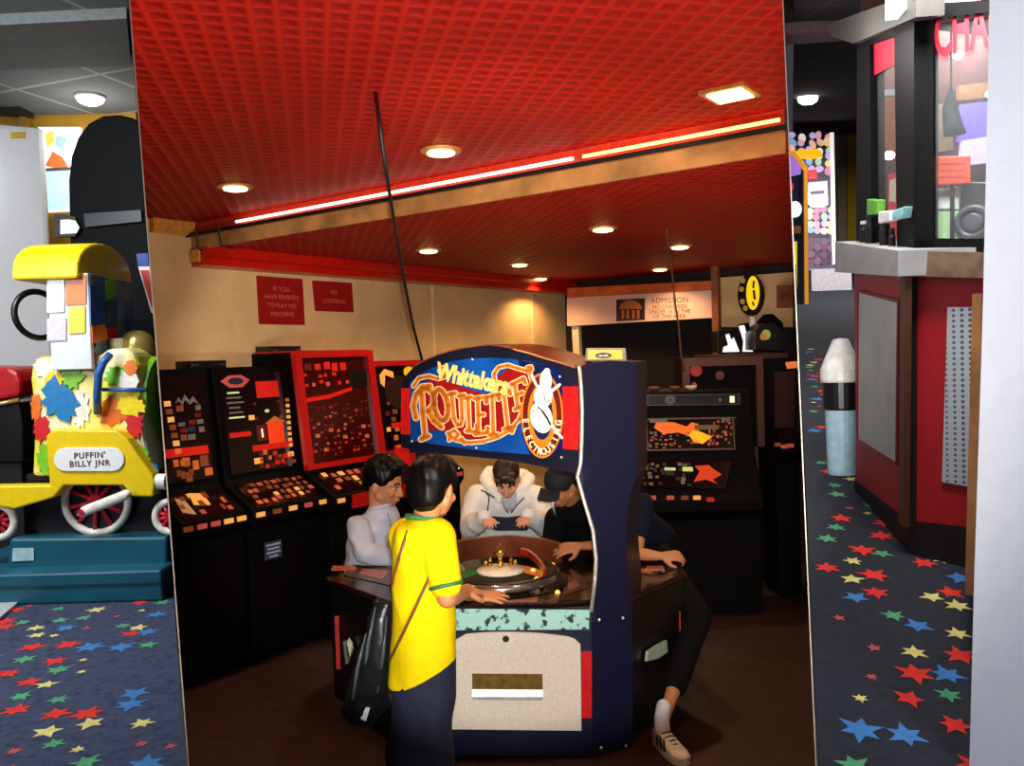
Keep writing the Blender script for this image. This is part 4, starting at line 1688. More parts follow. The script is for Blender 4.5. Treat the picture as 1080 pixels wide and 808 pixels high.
for (x0, x1, y, dep) in ((409, 481, 722, .105), (411, 481.5, 700, .11), (412.5, 482, 660, .108), (413, 479, 625, .106), (413.5, 474, 595, .106), (414, 473, 572, .104), (415.5, 470, 561, .098), (421, 466, 553, .085), (431, 463, 547.5, .064), (434, 461, 545, .056)):
    c = P3((x0 + x1) / 2, y)
    hw = (x1 - x0) / 2 * YB / FPX
    rings.append((c, tx * hw, ty * dep))
sh.loft(rings, 24)
sh.chain([P3(455, 566, 2.97), P3(462, 567, 2.95), P3(466.5, 596, 2.92), P3(470, 615, 2.91)], [.07, .066, .060, .055])
sh.chain([P3(429, 566, 3.05), P3(433, 590, 3.12), P3(438, 608, 3.2)], [.066, .056, .052])
shirt = sh.soft('shirt', M_yel, by, .007, 5)
wrinkle(shirt, .007, 7, 4, 1.3)
# diagonal hem: trim the lower right edge upwards
bm = bmesh.new()
bm.from_mesh(shirt.data)
Wb = wmat(by)
bm.transform(Wb)
pa, pb, pc = P3(413, 727), P3(470, 697), P3(483, 710)
for a_, b_, kx in ((pa, pb, 1),):
    d_ = (b_ - a_).normalized()
    nrm = V((d_.z, 0, -d_.x)).normalized()
    if nrm.z > 0:
        nrm = -nrm
    r_ = bmesh.ops.bisect_plane(bm, geom=bm.verts[:] + bm.edges[:] + bm.faces[:], plane_co=a_, plane_no=nrm, clear_outer=True)
    ed = [e for e in r_['geom_cut'] if isinstance(e, bmesh.types.BMEdge)]
    bmesh.ops.contextual_create(bm, geom=ed)
bm.transform(Wb.inverted())
bm.to_mesh(shirt.data)
bm.free()
m_ = MB()
m_.torus(P3(470.5, 617.5, 2.908), P3(470.5, 617, 2.908) - P3(465, 590, 2.93), .054, .0075, 22, 8)
m_.build('sleeve_trim', M_grn, shirt, smooth=True)
m_ = MB()
cb = P3(447, 550)
m_.torus(cb + ZV * .014, (.12, .16, 1), .060, .009, 22, 8)
m_.build('collar', M_grn, shirt, smooth=True)
# trousers
M_jean = mat('navy_trousers', '141a30', .85, noise=.15, scale=14)
tr_ = MB()
rg = []
for (x0, x1, y, dep) in ((412, 481, 690, .095), (411, 481, 725, .105), (409.5, 479.5, 760, .10), (408, 478, 800, .095)):
    c = P3((x0 + x1) / 2, y)
    rg.append((c, tx * ((x1 - x0) / 2 * YB / FPX), ty * dep))
tr_.loft(rg, 22)
zc = P3(443, 800)
for k, a in ((-1, ankL), (1, ankR)):
    c = V((zc.x + k * .058, YB - k * .01, zc.z))
    tr_.chain([c + ZV * .08, c, (c + a) / 2, V((a.x, a.y, .06))], [.06, .066, .062, .055])
wrinkle(tr_.soft('trousers', M_jean, by, .009, 5), .008, 7, 5, 3.3)
for a in (ankL, ankR):
    shoe(by, a, (.6, .8, 0), mat('dark_trainer', '18181c', .6), mat('grey_sole', '8a8a88', .7), .95)
# bag strap across the back
M_strap = mat('brown_strap', '6a3818', .6)
bag = thing('shoulder_bag', "black shiny bag hanging behind the yellow-shirted boy's left hip from a brown strap", 'bag', P3(388, 764, 3.08))
bm_ = MB()
rg = []
for (x0, x1, y, dep) in ((398, 414, 632, .03), (390, 416, 650, .045), (381, 416, 675, .06), (374, 416, 700, .07), (368, 416, 725, .075), (363, 411, 745, .07), (366, 402, 757, .055), (376, 396, 763, .03)):
    c = at((x0 + x1) / 2, y, 3.1)
    hw = (x1 - x0) / 2 * 3.1 / FPX
    rg.append((c, V((hw, .3 * hw, 0)), V((-.02, dep, 0))))
bm_.loft(rg, 20)
bobj = bm_.soft('bag_body', mat('shiny_black_bag', '15181a', .28, noise=.3, scale=12, bump=.5), bag, .008, 3)
wrinkle(bobj, .012, 9, 4, 7.7)
m_ = MB()
for pts_ in ([(396, 640), (388, 680), (384, 720), (380, 748)], [(408, 650), (404, 690), (398, 730)], [(386, 668), (377, 705), (372, 738)]):
    m_.tube([at(x, y, 3.1 - .072 + .02 * abs(i - 1.5)) for i, (x, y) in enumerate(pts_)], [.003, .007, .007, .003][:len(pts_)], 8)
m_.build('bag_crease', mat('bag_crease_gloss', '4a5254', .25), bag, smooth=True)  # paler grey paints the sheen along the bag's folds
m_ = MB()
m_.prism([at(380, 758, 3.03), at(386, 761, 3.03), at(390, 747, 3.03), at(386, 746, 3.03)], (0, .006, 0))
m_.build('white_tag', M_white, bag)
m_ = MB()
m_.prism([at(366, 678, 3.06), at(369, 693, 3.05), at(372, 679, 3.06), at(368, 673, 3.06)], (0, .006, 0))
m_.build('olive_tag', mat('olive_tag', '8a8660', .5), bag)
fy = YB - .118
m_ = MB()
m_.tube([at(409, 700, YB - .03), at(412, 694, fy + .035), at(425, 668, fy - .006), at(438, 641, fy - .008), at(452, 611, fy + .004), at(458, 600, fy + .02)], .006, 6)
m_.build('strap', M_strap, bag, smooth=True)
m_ = MB()
m_.tube([at(412.5, 625, YB - .02), at(415, 608, fy + .055), at(420, 592, fy + .035), at(426, 572, fy + .03), at(430, 560, fy + .05)], .006, 6)
m_.build('strap', M_strap, bag, smooth=True)

# ---------------------------------------------------------------- boy in the pale grey shirt, left station
Y2 = 4.54
P4 = lambda x, y, Y=Y2: at(x, y, Y)
bg = thing('person', 'boy in a pale grey shirt in profile at the left side of the table', 'person', (P4(395, 600).x - .1, Y2, 0))
fw = V((.93, -.30, -.20))
hc_ = P4(405, 510)
sk = MB()
S2 = 1.14
L, R, (f, r, u) = head_skin(sk, hc_, fw, S2)
ch = P4(393, 560)
pel = V((P4(386, 600).x - .05, Y2 + .06, .56))
sk.chain([L(0, -.02, -.05), P4(399, 540), ch], [.056, .05, .06])
sk.chain([ch, (ch + pel) / 2, pel], [.065, .075, .07])
sa, ea, wa = P4(378, 556, 4.44), P4(385, 583, 4.36), P4(416, 590, 4.36)
sb, eb, wb = P4(412, 552, 4.66), P4(424, 580, 4.62), P4(445, 592, 4.5)
wa.z = wb.z = TZ + .03
for a, b, c, sd in ((sa, ea, wa, 1), (sb, eb, wb, -1)):
    arm_skin(sk, a, b, c, .95)
    hand(sk, c, (1, .1, -.12), (0, -.1, 1), 1.0, .35, sd)
hipa, hipb = pel + V((.02, -.09, 0)), pel + V((.02, .09, 0))
kna, knb = V((pel.x + .10, Y2 - .06, .30)), V((pel.x + .1, Y2 + .14, .30))
aka, akb = V((pel.x - .0, Y2 - .10, .07)), V((pel.x - .0, Y2 + .16, .07))
bodyg = None
# he stands outside the station, legs straight down beside the cabinet
hipa, hipb = pel + V((.02, -.02, .02)), pel + V((.02, .12, .02))
aka, akb = V((pel.x + .06, Y2 + .06, .07)), V((pel.x + .06, Y2 + .22, .07))
kna, knb = (hipa + aka) / 2, (hipb + akb) / 2
legs_skin(sk, hipa, kna, aka, .85)
legs_skin(sk, hipb, knb, akb, .85)
body = sk.soft('body', M_skinA, bg, .006, 4)
face_parts(bg, L, R, S2, body, mat('lip_brown', '8a4a3a'))
hr = MB()
hr.ell(L(0, -.02, .045), (.082 * S2, .096 * S2, .088 * S2), R)
hr.ell(L(0, -.068, .0), (.066, .045, .06), R)
hr.ell(L(0, .045, .092), (.064, .058, .040), R)
hr.ell(L(0, .0, .105), (.07, .085, .045), R)
for k in (-1, 1):
    hr.ell(L(.062 * k, .012, .030), (.018, .026, .036), R)
wrinkle(hr.soft('hair', M_hair, bg, .006, 5), .006, 30, 10, 1.5, False)
M_gshirt = mat('pale_grey_shirt', 'aeb2c2', .85, noise=.1, scale=12, bump=.8, spec=.1)
sh = MB()
tx, ty = V((.98, .2, 0)), V((-.2, .98, 0))
rg = []
for (x0, x1, y, dep) in ((364, 424, 612, .11), (364, 424, 590, .12), (365, 424, 575, .13), (370, 424, 558, .12), (378, 422, 546, .10), (386, 418, 538, .075), (391, 414, 532, .058)):
    c = P4((x0 + x1) / 2, y)
    rg.append((c, tx * ((x1 - x0) / 2 * Y2 / FPX), ty * dep))
sh.loft(rg, 22)
for a, b, c in ((sa, ea, wa), (sb, eb, wb)):
    sh.chain([a, (a + b) / 2, b, b * .4 + c * .6, c], [.066, .062, .056, .05, .04])
shg = sh.soft('shirt', M_gshirt, bg, .008, 4)
wrinkle(shg, .010, 7, 9, 4.1)
m_ = MB()
m_.torus(P4(402, 534.5), (-.25, .1, 1), .062, .013, 22, 8, )
m_.build('collar', M_gshirt, shg, smooth=True)
m_ = MB()
m_.tube([P4(409, 541, Y2 - .095), P4(412, 552, Y2 - .125), P4(412, 566, Y2 - .14)], .004, 6)
m_.build('placket', mat('placket_shadow_grey', '8a8e9c', .8), shg, smooth=True)
tr_ = MB()
for a, b, c in ((hipa, kna, aka), (hipb, knb, akb)):
    tr_.chain([pel, a, b, V((c.x, c.y, .09))], [.11, .085, .065, .055])
tr_.soft('trousers', M_jean, bg, .01, 4)
for a in (aka, akb):
    shoe(bg, a, (1, 0, 0), mat('dark_trainer', '18181c'), mat('grey_sole', '8a8a88'), .9)

# ---------------------------------------------------------------- boy in the white hooded top, behind the wheel
Y3 = 4.98
P5 = lambda x, y, Y=Y3: at(x, y, Y)
bw_ = thing('person', 'boy in a white hooded top leaning over the far side of the wheel, looking down', 'person', (P5(535, 560).x, Y3 + .25, 0))
fw = V((-.06, -.80, -.60))
hc_ = P5(534.5, 505, 4.93)
sk = MB()
S3 = 1.0
L, R, (f, r, u) = head_skin(sk, hc_, fw, S3)
ch = P5(535, 535, 5.08)
pel = V((ch.x, 5.42, .60))
sk.chain([L(0, -.03, -.05), P5(535, 520, 5.05), ch], [.056, .052, .06])
sk.chain([ch, (ch + pel) / 2, pel], [.065, .075, .07])
sa, ea, wa = P5(505, 526, 5.08), P5(497, 556, 4.98), P5(511, 563, 4.78)
sb, eb, wb = P5(566, 526, 5.08), P5(574, 553, 4.98), P5(558, 564, 4.78)
wa.z = wb.z = TZ + .15
wa.y = wb.y = 4.80
for a, b, c, sd, dx in ((sa, ea, wa, -1, .3), (sb, eb, wb, 1, -.3)):
    arm_skin(sk, a, b, c, .95)
    hand(sk, c, (dx, -.8, -.1), (0, -.2, 1), .95, .45, sd)
hipa, hipb = pel + V((-.09, 0, 0)), pel + V((.09, 0, 0))
aka, akb = V((pel.x - .1, 5.5, .07)), V((pel.x + .1, 5.5, .07))
legs_skin(sk, hipa, (hipa + aka) / 2, aka, .9)
legs_skin(sk, hipb, (hipb + akb) / 2, akb, .9)
body = sk.soft('body', M_skinB, bw_, .006, 4)
face_parts(bw_, L, R, S3, body, mat('lip_pink', 'a85a4c', .5))
hr = MB()
hr.ell(L(0, -.02, .045), (.080, .092, .078), R)
hr.ell(L(0, -.05, .0), (.070, .06, .07), R)
hr.ell(L(0, .052, .073), (.060, .032, .026), R)
for k in range(5):
    hr.cap(L(-.048 + .024 * k, .078, .062), .012, L(-.05 + .025 * k, .088, .036 - .008 * (k % 2)), .007)
wrinkle(hr.soft('hair', M_hairb, bw_, .006, 3), .006, 30, 10, 1.5, False)
M_hood = mat('white_fleece', 'eceae6', .85, noise=.04, scale=9)
sh = MB()
tx, ty = V((1, .02, 0)), V((0, 1, 0))
rg = []
for (x0, x1, y, dep, Y) in ((493, 577, 566, .13, 5.22), (491, 579, 552, .14, 5.18), (492, 579, 540, .14, 5.15), (495, 576, 529, .14, 5.12), (501, 571, 519, .13, 5.11), (511, 562, 511, .11, 5.10)):
    c = at((x0 + x1) / 2, y, Y)
    rg.append((c, tx * ((x1 - x0) / 2 * Y / FPX), ty * dep))
sh.loft(rg, 24)
for a, b, c in ((sa, ea, wa), (sb, eb, wb)):
    sh.chain([a, (a + b) / 2, b, b * .45 + c * .55, c], [.085, .080, .072, .062, .046])
top = sh.soft('hooded_top', M_hood, bw_, .008, 4)
wrinkle(top, .008, 6, 7, 2.2)
m_ = MB()                                             # hood bunched behind and beside the neck
for k in (-1, 1):
    m_.chain([P5(535 + k * 9, 527, 4.99), P5(535 + k * 18, 515, 5.04), P5(535 + k * 23, 505, 5.12), P5(535 + k * 19, 497 + (k > 0) * 5, 5.18)], [.022, .034, .040, .034])
m_.chain([P5(518, 500, 5.2), P5(552, 503, 5.2)], [.05, .05])
m_.soft('hood', M_hood, top, .008, 3)
band = MB()
band.prism([at(x, y, 4.985) for x, y in ((509.5, 543), (514, 545), (535, 546.5), (556, 544), (563, 542), (560, 554), (556, 560), (524, 560), (513, 556))], (0, .05, 0))
band.build('navy_chest_panel', mat('navy_fleece', '10162c', .8), top, bevel=.005)
m_ = MB()
m_.box(at(524, 551.5, 4.983), (.03, .004, .008))
m_.build('white_logo', M_white, top)
for pts_ in ([(507, 517), (512, 519), (516, 524), (514, 541)], [(512, 519), (525, 527), (536, 541)], [(553, 525), (545, 533), (539, 541)]):
    m_ = MB()
    m_.tube([at(x, y, 4.985 - (0.0 if y > 530 else .0)) for x, y in pts_], .0045, 6)
    m_.build('black_piping', M_black, top, smooth=True)
m_ = MB()
m_.ell(P5(537, 526, 4.99), (.050, .04, .075))
m_.build('inner_collar', mat('grey_tee', 'b8bcc8', .8), top, smooth=True)
tr_ = MB()
for a, c in ((hipa, aka), (hipb, akb)):
    tr_.chain([pel + ZV * .08, a, (a + c) / 2, V((c.x, c.y, .09))], [.13, .10, .075, .06])
tr_.soft('trousers', M_jean, bw_, .01, 4)
for a in (aka, akb):
    shoe(bw_, a, (0, -1, 0), mat('dark_trainer', '18181c'), mat('grey_sole', '8a8a88'), .95)

# ---------------------------------------------------------------- boy in the black cap
Y4 = 4.62
P6 = lambda x, y, Y=Y4: at(x, y, Y)
bc = thing('person', 'boy in a black baseball cap and black jacket leaning in beside the pillar', 'person', (P6(605, 560).x, 5.1, 0))
fw = V((-.62, -.62, -.48))
hc_ = P6(592, 512)
sk = MB()
L, R, (f, r, u) = head_skin(sk, hc_, fw, 1.0)
ch = P6(608, 545, 4.86)
pel = V((P6(612, 560).x + .05, 5.22, .60))
sk.chain([L(0, -.03, -.05), P6(604, 530, 4.75), ch], [.055, .05, .06])
sk.chain([ch, (ch + pel) / 2, pel], [.065, .075, .07])
sa, ea, wa = P6(588, 548, 4.72), P6(597, 572, 4.42), P6(619, 580, 4.36)
sb, eb, wb = P6(636, 545, 4.85), P6(645, 572, 4.55), P6(612, 577, 4.33)
wb.z = TZ + .11
wb = at(612, 576, 4.30)
eb = at(650, 574, 4.42)
wa = at(590, 590, 4.52)
ea = at(583, 572, 4.66)
arm_skin(sk, sa, ea, wa, .95)
arm_skin(sk, sb, eb, wb, .98)
hand(sk, wb, (-.9, -.1, -.10), (.1, -.6, .75), 1.08, .30, -1)
hand(sk, wa, (-.4, -.7, -.1), (0, 0, 1), .95, .4, 1)
hipa, hipb = pel + V((-.09, 0, 0)), pel + V((.09, 0, 0))
aka, akb = V((pel.x - .1, 5.3, .07)), V((pel.x + .1, 5.3, .07))
legs_skin(sk, hipa, (hipa + aka) / 2, aka, .9)
legs_skin(sk, hipb, (hipb + akb) / 2, akb, .9)
body = sk.soft('body', mat('skin_tan', 'b8744c', .55, noise=.06), bc, .006, 4)
face_parts(bc, L, R, 1.0, body, mat('lip_brown', '8a4a3a'))
hr = MB()
hr.ell(L(0, -.03, .01), (.078, .078, .06), R)
wrinkle(hr.soft('hair', M_hair, bc, .006, 3), .006, 30, 10, 1.5, False)
cp = MB()
cp.ell(L(0, -.012, .040), (.084, .100, .082), R)
cap_ = cp.soft('cap', mat('black_cap', '0e1018', .8), bc, .006, 3)
m_ = MB()
rows = []
for k in range(9):
    a = -1.15 + 2.3 * k / 8
    x0, y0 = .078 * math.sin(a), .07 + .02 * math.cos(a)
    x1, y1 = .082 * math.sin(a), .085 + .085 * math.cos(a)
    rows.append((L(x0, y0, .034), L(x1, y1, .020 - .02 * abs(math.sin(a)))))
for (a, b), (c, d) in zip(rows, rows[1:]):
    m_.prism([a, b, d, c], u * .005)
m_.build('peak', mat('black_cap', '0e1018'), cap_)
M_bjack = mat('black_jacket', '050506', .9, spec=.15)
sh = MB()
rg = []
for (x0, x1, y, dep, Y) in ((574, 660, 577, .20, 4.98), (576, 658, 558, .21, 4.92), (582, 652, 543, .20, 4.86), (592, 640, 531, .14, 4.80), (597, 622, 525, .08, 4.76)):
    c = at((x0 + x1) / 2, y, Y)
    rg.append((c, V((1, .1, 0)) * ((x1 - x0) / 2 * Y / FPX), V((0, dep, 0))))
sh.loft(rg, 22)
sh.chain([sa, ea, ea * .3 + wa * .7], [.075, .062, .05])
sh.chain([sb, eb, eb * .5 + wb * .5], [.075, .062, .046])
jk = sh.soft('jacket', M_bjack, bc, .009, 4)
m_ = MB()
m_.tube([P6(583, 527, 4.50), P6(583.5, 535, 4.55), P6(586, 544, 4.62)], .006, 6)
m_.build('white_drawstring', M_white, jk, smooth=True)
tr_ = MB()
for a, c in ((hipa, aka), (hipb, akb)):
    tr_.chain([pel + ZV * .08, a, (a + c) / 2, V((c.x, c.y, .09))], [.13, .10, .075, .06])
tr_.soft('trousers', M_bjack, bc, .01, 4)
for a in (aka, akb):
    shoe(bc, a, (-.4, -1, 0), mat('dark_trainer', '18181c'), mat('grey_sole', '8a8a88'), .95)

# ---------------------------------------------------------------- boy in the navy tee, mostly hidden by the pillar
Y5 = 3.98
P7 = lambda x, y, Y=Y5: at(x, y, Y)
bn = thing('person', 'boy in a navy T-shirt hidden behind the pillar, forearms on the right ledge', 'person', (P7(668, 560).x, 4.12, 0))
sk = MB()
fw = V((-.75, .15, -.4))
hc_ = at(643, 478, 4.48)
L, R, (f, r, u) = head_skin(sk, hc_, fw, 1.0)
ch = at(660, 538, 4.50)
pel = V((at(696, 600, 4.6).x, 4.68, .66))
sk.chain([L(0, -.03, -.05), at(652, 512, 4.48), ch], [.055, .05, .06])
sk.chain([ch, (ch + pel) / 2, pel], [.09, .09, .09])
sa, ea, wa = at(677, 532, 4.40), at(672, 584, 4.22), at(697, 581, 4.16)
ea.z = max(ea.z, TZ + .05)
wa.z = TZ + .055
sb, eb, wb = at(642, 540, 4.45), at(640, 580, 4.5), at(655, 590, 4.3)
wb.z = TZ + .05
arm_skin(sk, sa, ea, wa, 1.0)
sk.chain([ea, at(660, 585, 4.24)], [.036, .03])
hand(sk, wa, (1, -.1, .02), (0, -.55, .8), 1.05, .8, 1, .05)
arm_skin(sk, sb, eb, wb, .95)
hand(sk, wb, (.9, -.4, -.05), (0, -.1, 1), 1.0, .4, -1)
ft = at(701, 786, 3.60)
ankA = V((ft.x, 3.66, .10))
ankB = V((pel.x - .02, 4.86, .075))
hipA, hipB = pel + V((-.05, -.06, 0)), pel + V((.03, .08, 0))
kneeA = V((at(738, 690, 4.12).x, 4.12, .42))
legs_skin(sk, hipA, kneeA, ankA, .85)
legs_skin(sk, hipB, (hipB + ankB) / 2, ankB, .85)
body = sk.soft('body', M_skinA, bn, .006, 4)
face_parts(bn, L, R, 1.0, body, mat('lip_brown', '8a4a3a'))
hr = MB()
hr.ell(L(0, -.022, .032), (.080, .094, .088), R)
hr.ell(L(0, .045, .080), (.062, .048, .034), R)
wrinkle(hr.soft('hair', M_hair, bn, .007, 4), .006, 30, 10, 1.5, False)
M_ntee = mat('navy_tee', '0c1024', .9, spec=.2)
sh = MB()
sh.chain([at(650, 527, 4.48), ch, (ch + pel) / 2, pel + ZV * .02], [.08, .10, .105, .11])
sh.chain([ch, sa, sa * .45 + ea * .55], [.085, .064, .058])
sh.chain([ch, sb, sb * .5 + eb * .5], [.08, .066, .056])
sh.soft('shirt', M_ntee, bn, .008, 4)
tr_ = MB()
tr_.chain([pel, hipA, kneeA, kneeA * .35 + ankA * .65], [.12, .09, .066, .056])
tr_.chain([pel, hipB, (hipB + ankB) / 2, V((ankB.x, ankB.y, .1))], [.12, .09, .066, .055])
tr_.soft('trousers', M_bjack, bn, .01, 4)
M_sock = mat('white_sock', 'dcdce0', .9, bump=.2)
m_ = MB()
m_.chain([ankA + V((.012, .012, .07)), ankA + V((0, 0, .02)), ankA + V((0, -.01, -.03))], [.033, .034, .036])
m_.soft('sock', M_sock, bn, .006, 3)
so, b, d, w = shoe(bn, V((ankA.x, ankA.y, 0)), (.35, -1, 0), mat('white_trainer', 'f0f0ec', .5), M_white, 1.0)
for k in range(3):
    t = .075 + .03 * k
    for sg in (1, -1):
        m_ = MB()
        q = [b + d * t + w * .041 * sg + ZV * .028, b + d * (t + .014) + w * .042 * sg + ZV * .028, b + d * (t - .012) + w * .030 * sg + ZV * .066, b + d * (t - .026) + w * .029 * sg + ZV * .066]
        m_.prism(q, w * .003 * sg)
        m_.build('black_stripe', M_black, so)
m_ = MB()
for k in range(4):
    t = .085 + .022 * k
    z = .076 - .009 * k
    m_.tube([b + d * t + w * .022 + ZV * z, b + d * (t + .012) + ZV * (z + .012), b + d * t - w * .022 + ZV * z], .0035, 6)
m_.build('laces', mat('lace_grey', '5a5a5a', .7), so, smooth=True)
shoe(bn, ankB, (-.3, -1, 0), mat('white_trainer', 'f0f0ec'), M_white, 1.0)
# ================================================================== left bay: the play area with the little ride-on engine
LZF = 0.72                                # its floor stands higher
LYB = 5.5                                 # back wall


def nearx(y, z=1.7, pad=.02):             # x just left of the partition at distance y
    return cut(V((0, y, z)), XV, NL_).x - pad


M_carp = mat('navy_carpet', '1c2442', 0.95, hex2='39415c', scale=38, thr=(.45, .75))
STARC = [mat('star_red', 'd82c24', .95), mat('star_blue', '3a78b8', .95), mat('star_green', '4a9a6a', .95), mat('star_yellow', 'd8cc7a', .95), mat('star_coral', 'b84a50', .95)]


def stars(mb, org, ux, uy, nrm, nu, nv, cell, seed, big=1.0):
    r = random.Random(seed)
    for i in range(nu):
        for j in range(nv):
            u, v = (i + .5 + r.uniform(-.3, .3) + (.5 if j % 2 else 0)) * cell, (j + .5 + r.uniform(-.3, .3)) * cell
            k = r.random()
            if r.random() < .12:
                continue
            ci, R = (0, .052) if k < .24 else (1, .055) if k < .42 else (2, .042) if k < .62 else (3, .042) if k < .8 else (4, .022) if k < .92 else (3, .02)
            R *= .86 * big * r.uniform(.85, 1.15)
            np_ = r.choice([5, 6, 6])
            a0 = r.uniform(0, 6)
            mb.mi = 1 + ci
            c = org + ux * u + uy * v + nrm * .0015
            mb.poly([c + (ux * math.cos(a0 + q * PI / np_) + uy * math.sin(a0 + q * PI / np_)) * (R * (1.0 + .2 * ((q // 2) % 2)) if q % 2 == 0 else R * .52) for q in range(2 * np_)])
    mb.mi = 0


mb = MB()
Fp = [V((-6.5, 1.0, LZF - .05)), cut(V((0, 1.0, LZF)), XV, NL_) - V((.01, 0, .05)), cut(V((0, LYB, LZF)), XV, NL_) - V((.01, 0, .05)), V((-6.5, LYB, LZF - .05))]
mb.prism(Fp, (0, 0, .05))
stars(mb, V((-3.9, 1.6, LZF)), XV, V((0, 1, 0)), ZV, 30, 26, .115, 5)
for f_ in list(mb.bm.faces):             # keep the pattern on this side of the partition
    if f_.material_index > 0 and any((v.co - C0).dot(NL_) < .004 for v in f_.verts):
        mb.bm.faces.remove(f_)
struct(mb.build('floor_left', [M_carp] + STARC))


def mat_tiles(name, c1, c2, cell, rz=0.0, slope=False):
    m = mat(name, c1, .85, noise=.1, scale=30)
    nt = m.node_tree
    b = nt.nodes['Principled BSDF']
    old = b.inputs['Base Color'].links[0].from_socket
    tc = nt.nodes.new('ShaderNodeTexCoord')
    mp = nt.nodes.new('ShaderNodeMapping')
    mp.inputs['Rotation'].default_value = (0, 0, rz)
    mp.inputs['Scale'].default_value = (1 / cell, 1 / cell, 0)
    br = nt.nodes.new('ShaderNodeTexBrick')
    br.offset = 0
    br.inputs['Scale'].default_value = 1
    br.inputs['Brick Width'].default_value = 1
    br.inputs['Row Height'].default_value = 1
    br.inputs['Mortar Size'].default_value = .022
    br.inputs['Color1'].default_value = (*rgb(c1), 1)
    br.inputs['Color2'].default_value = (*[x * .72 for x in rgb(c1)], 1)
    br.inputs['Mortar'].default_value = (*rgb(c2), 1)
    nt.links.new(tc.outputs['Object'], mp.inputs['Vector'])
    nt.links.new(mp.outputs['Vector'], br.inputs['Vector'])
    nt.links.new(br.outputs['Color'], b.inputs['Base Color'])
    return m


LCZ = 3.34
mb = MB()
mb.prism([V((-6.5, 1.0, LCZ)), cut(V((0, 1.0, LCZ)), XV, NL_) - V((.01, 0, 0)), cut(V((0, LYB, LCZ)), XV, NL_) - V((.01, 0, 0)), V((-6.5, LYB, LCZ))], (0, 0, .05))
struct(mb.build('ceiling_left', mat_tiles('grey_ceiling_tiles', '7c8284', 'a8acae', .62, math.radians(20))))
# shallow dropped bulkheads across the ceiling
for (y0, y1, dz, nm_) in ((3.9, 4.5, .05, 'trim_7'),):
    mb = MB()
    mb.prism([V((-6.5, y0 + .25, LCZ)), V((nearx(y0, LCZ), y0, LCZ)), V((nearx(y1, LCZ), y1, LCZ)), V((-6.5, y1 + .1, LCZ))], (0, 0, -dz))
    struct(mb.build(nm_, mat('grey_bulkhead', '6a6e6e', .85)))
mb = MB()
mb.prism([V((-6.5, LYB, LZF)), V((nearx(LYB, LZF), LYB, LZF)), V((nearx(LYB, LCZ), LYB, LCZ)), V((-6.5, LYB, LCZ))], (0, .05, 0))
struct(mb.build('wall_left_rear', mat('yellow_wall', 'b88a1e', .7, noise=.12, scale=3)))
mb = MB()
mb.prism([V((-6.5, 1.0, LZF)), V((-6.5, LYB, LZF)), V((-6.5, LYB, LCZ)), V((-6.5, 1.0, LCZ))], (-.05, 0, 0))
struct(mb.build('wall_far_left', mat('grey_wall', '9a9a98', .8)))
# yellow header post
mb = MB()
mb.prism([at(20, 107, 5.42), at(27, 107, 5.42), at(27, 135, 5.42), at(20, 135, 5.42)], (0, .07, 0))
struct(mb.build('trim_8', mat('ochre_post', '9a7428', .6)))
mb = MB()
mb.prism([at(-60, 96, 5.3), at(21, 112, 5.3), at(21, 118, 5.3), at(-60, 110, 5.3)], (0, .15, 0))
struct(mb.build('trim_9', mat('dark_soffit', '1c1c1c', .7)))

t = thing('ceiling_light', 'round lit dome light on the grey tiled ceiling above the play area', 'ceiling light', onz(95, 102, LCZ))
p = onz(95, 101, LCZ)
m_ = MB()
m_.lathe([(.085, -.001), (.085, -.012), (.078, -.018)], p)
m_.build('rim', M_white, t)
m_ = MB()
m_.lathe([(.076, -.0185), (.07, -.035), (.045, -.05), (.0, -.055)], p)
m_.build('dome', glow('light_dome_cool', 'fff8e8', 6), t, smooth=True)

# tall white cabinet
Yc = 5.0
p1 = at(52, 250, Yc)
ev = V((.878, .478, 0))
dv = V((-.478, .878, 0))
wc = thing('tall_cabinet', 'tall glossy white cabinet with a small yellow sticker at the far left', 'cabinet', V((p1.x, p1.y, LZF)) - ev * .3 + dv * .2)
z1 = at(20, 127, 4.85).z
c0, c1 = V((p1.x, p1.y, LZF)) - ev * .62, V((p1.x, p1.y, LZF))
m_ = MB()
m_.prism([c0, c1, c1 + dv * .45, c0 + dv * .45], (0, 0, z1 - LZF))
m_.build('shell', mat('glossy_white_shell', 'd4d4d6', .25, noise=.02), wc, bevel=.03)
wq = lambda x, y: onp(x, y, p1, V((.478, -.878, 0)), .001)
m_ = MB()
m_.prism([wq(11, 146), wq(27, 145.5), wq(27, 139), wq(11, 139.5)], (.002, -.004, 0))
m_.build('yellow_sticker', mat('sticker_yellow', 'c8a018', .5), wc)

# bright prize window behind
pw = thing('prize_window', 'bright backlit prize display glimpsed between the white cabinet and black arch', 'display', at(64, 222, 5.44))
q = lambda x, y, d: at(x, y, 5.44 - d)
m_ = MB()
m_.prism([q(40, 224, 0), q(84, 222, 0), q(84, 134, 0), q(40, 134, 0)], (0, .03, 0))
m_.build('light_box', glow('light_box_white', 'f4f6f4', .95), pw)
for pts_, c in (([(48, 175), (56, 160), (66, 166), (72, 176), (60, 178)], glow('prize_orange', 'e07838', .6)), ([(48, 142), (56, 138), (58, 150), (50, 156)], glow('prize_yellow', 'e8d060', .7)), ([(60, 142), (72, 146), (66, 158), (58, 154)], glow('prize_pale_blue', 'a8ccd8', .7)), ([(49, 180), (74, 179), (74, 220), (51, 222)], glow('prize_cyan', 'c0ecf0', .85))):
    m_ = MB()
    m_.prism([q(x, y, .004) for x, y in pts_], (0, -.006, 0))
    m_.build('prize_picture', c, pw)
m_ = MB()
m_.prism([q(46, 181, .012), q(84, 179, .012), q(84, 176, .012), q(46, 178, .012)], (0, -.01, 0))
m_.build('shelf_bar', mat('shelf_bar_grey', '6a6a68', .5), pw)

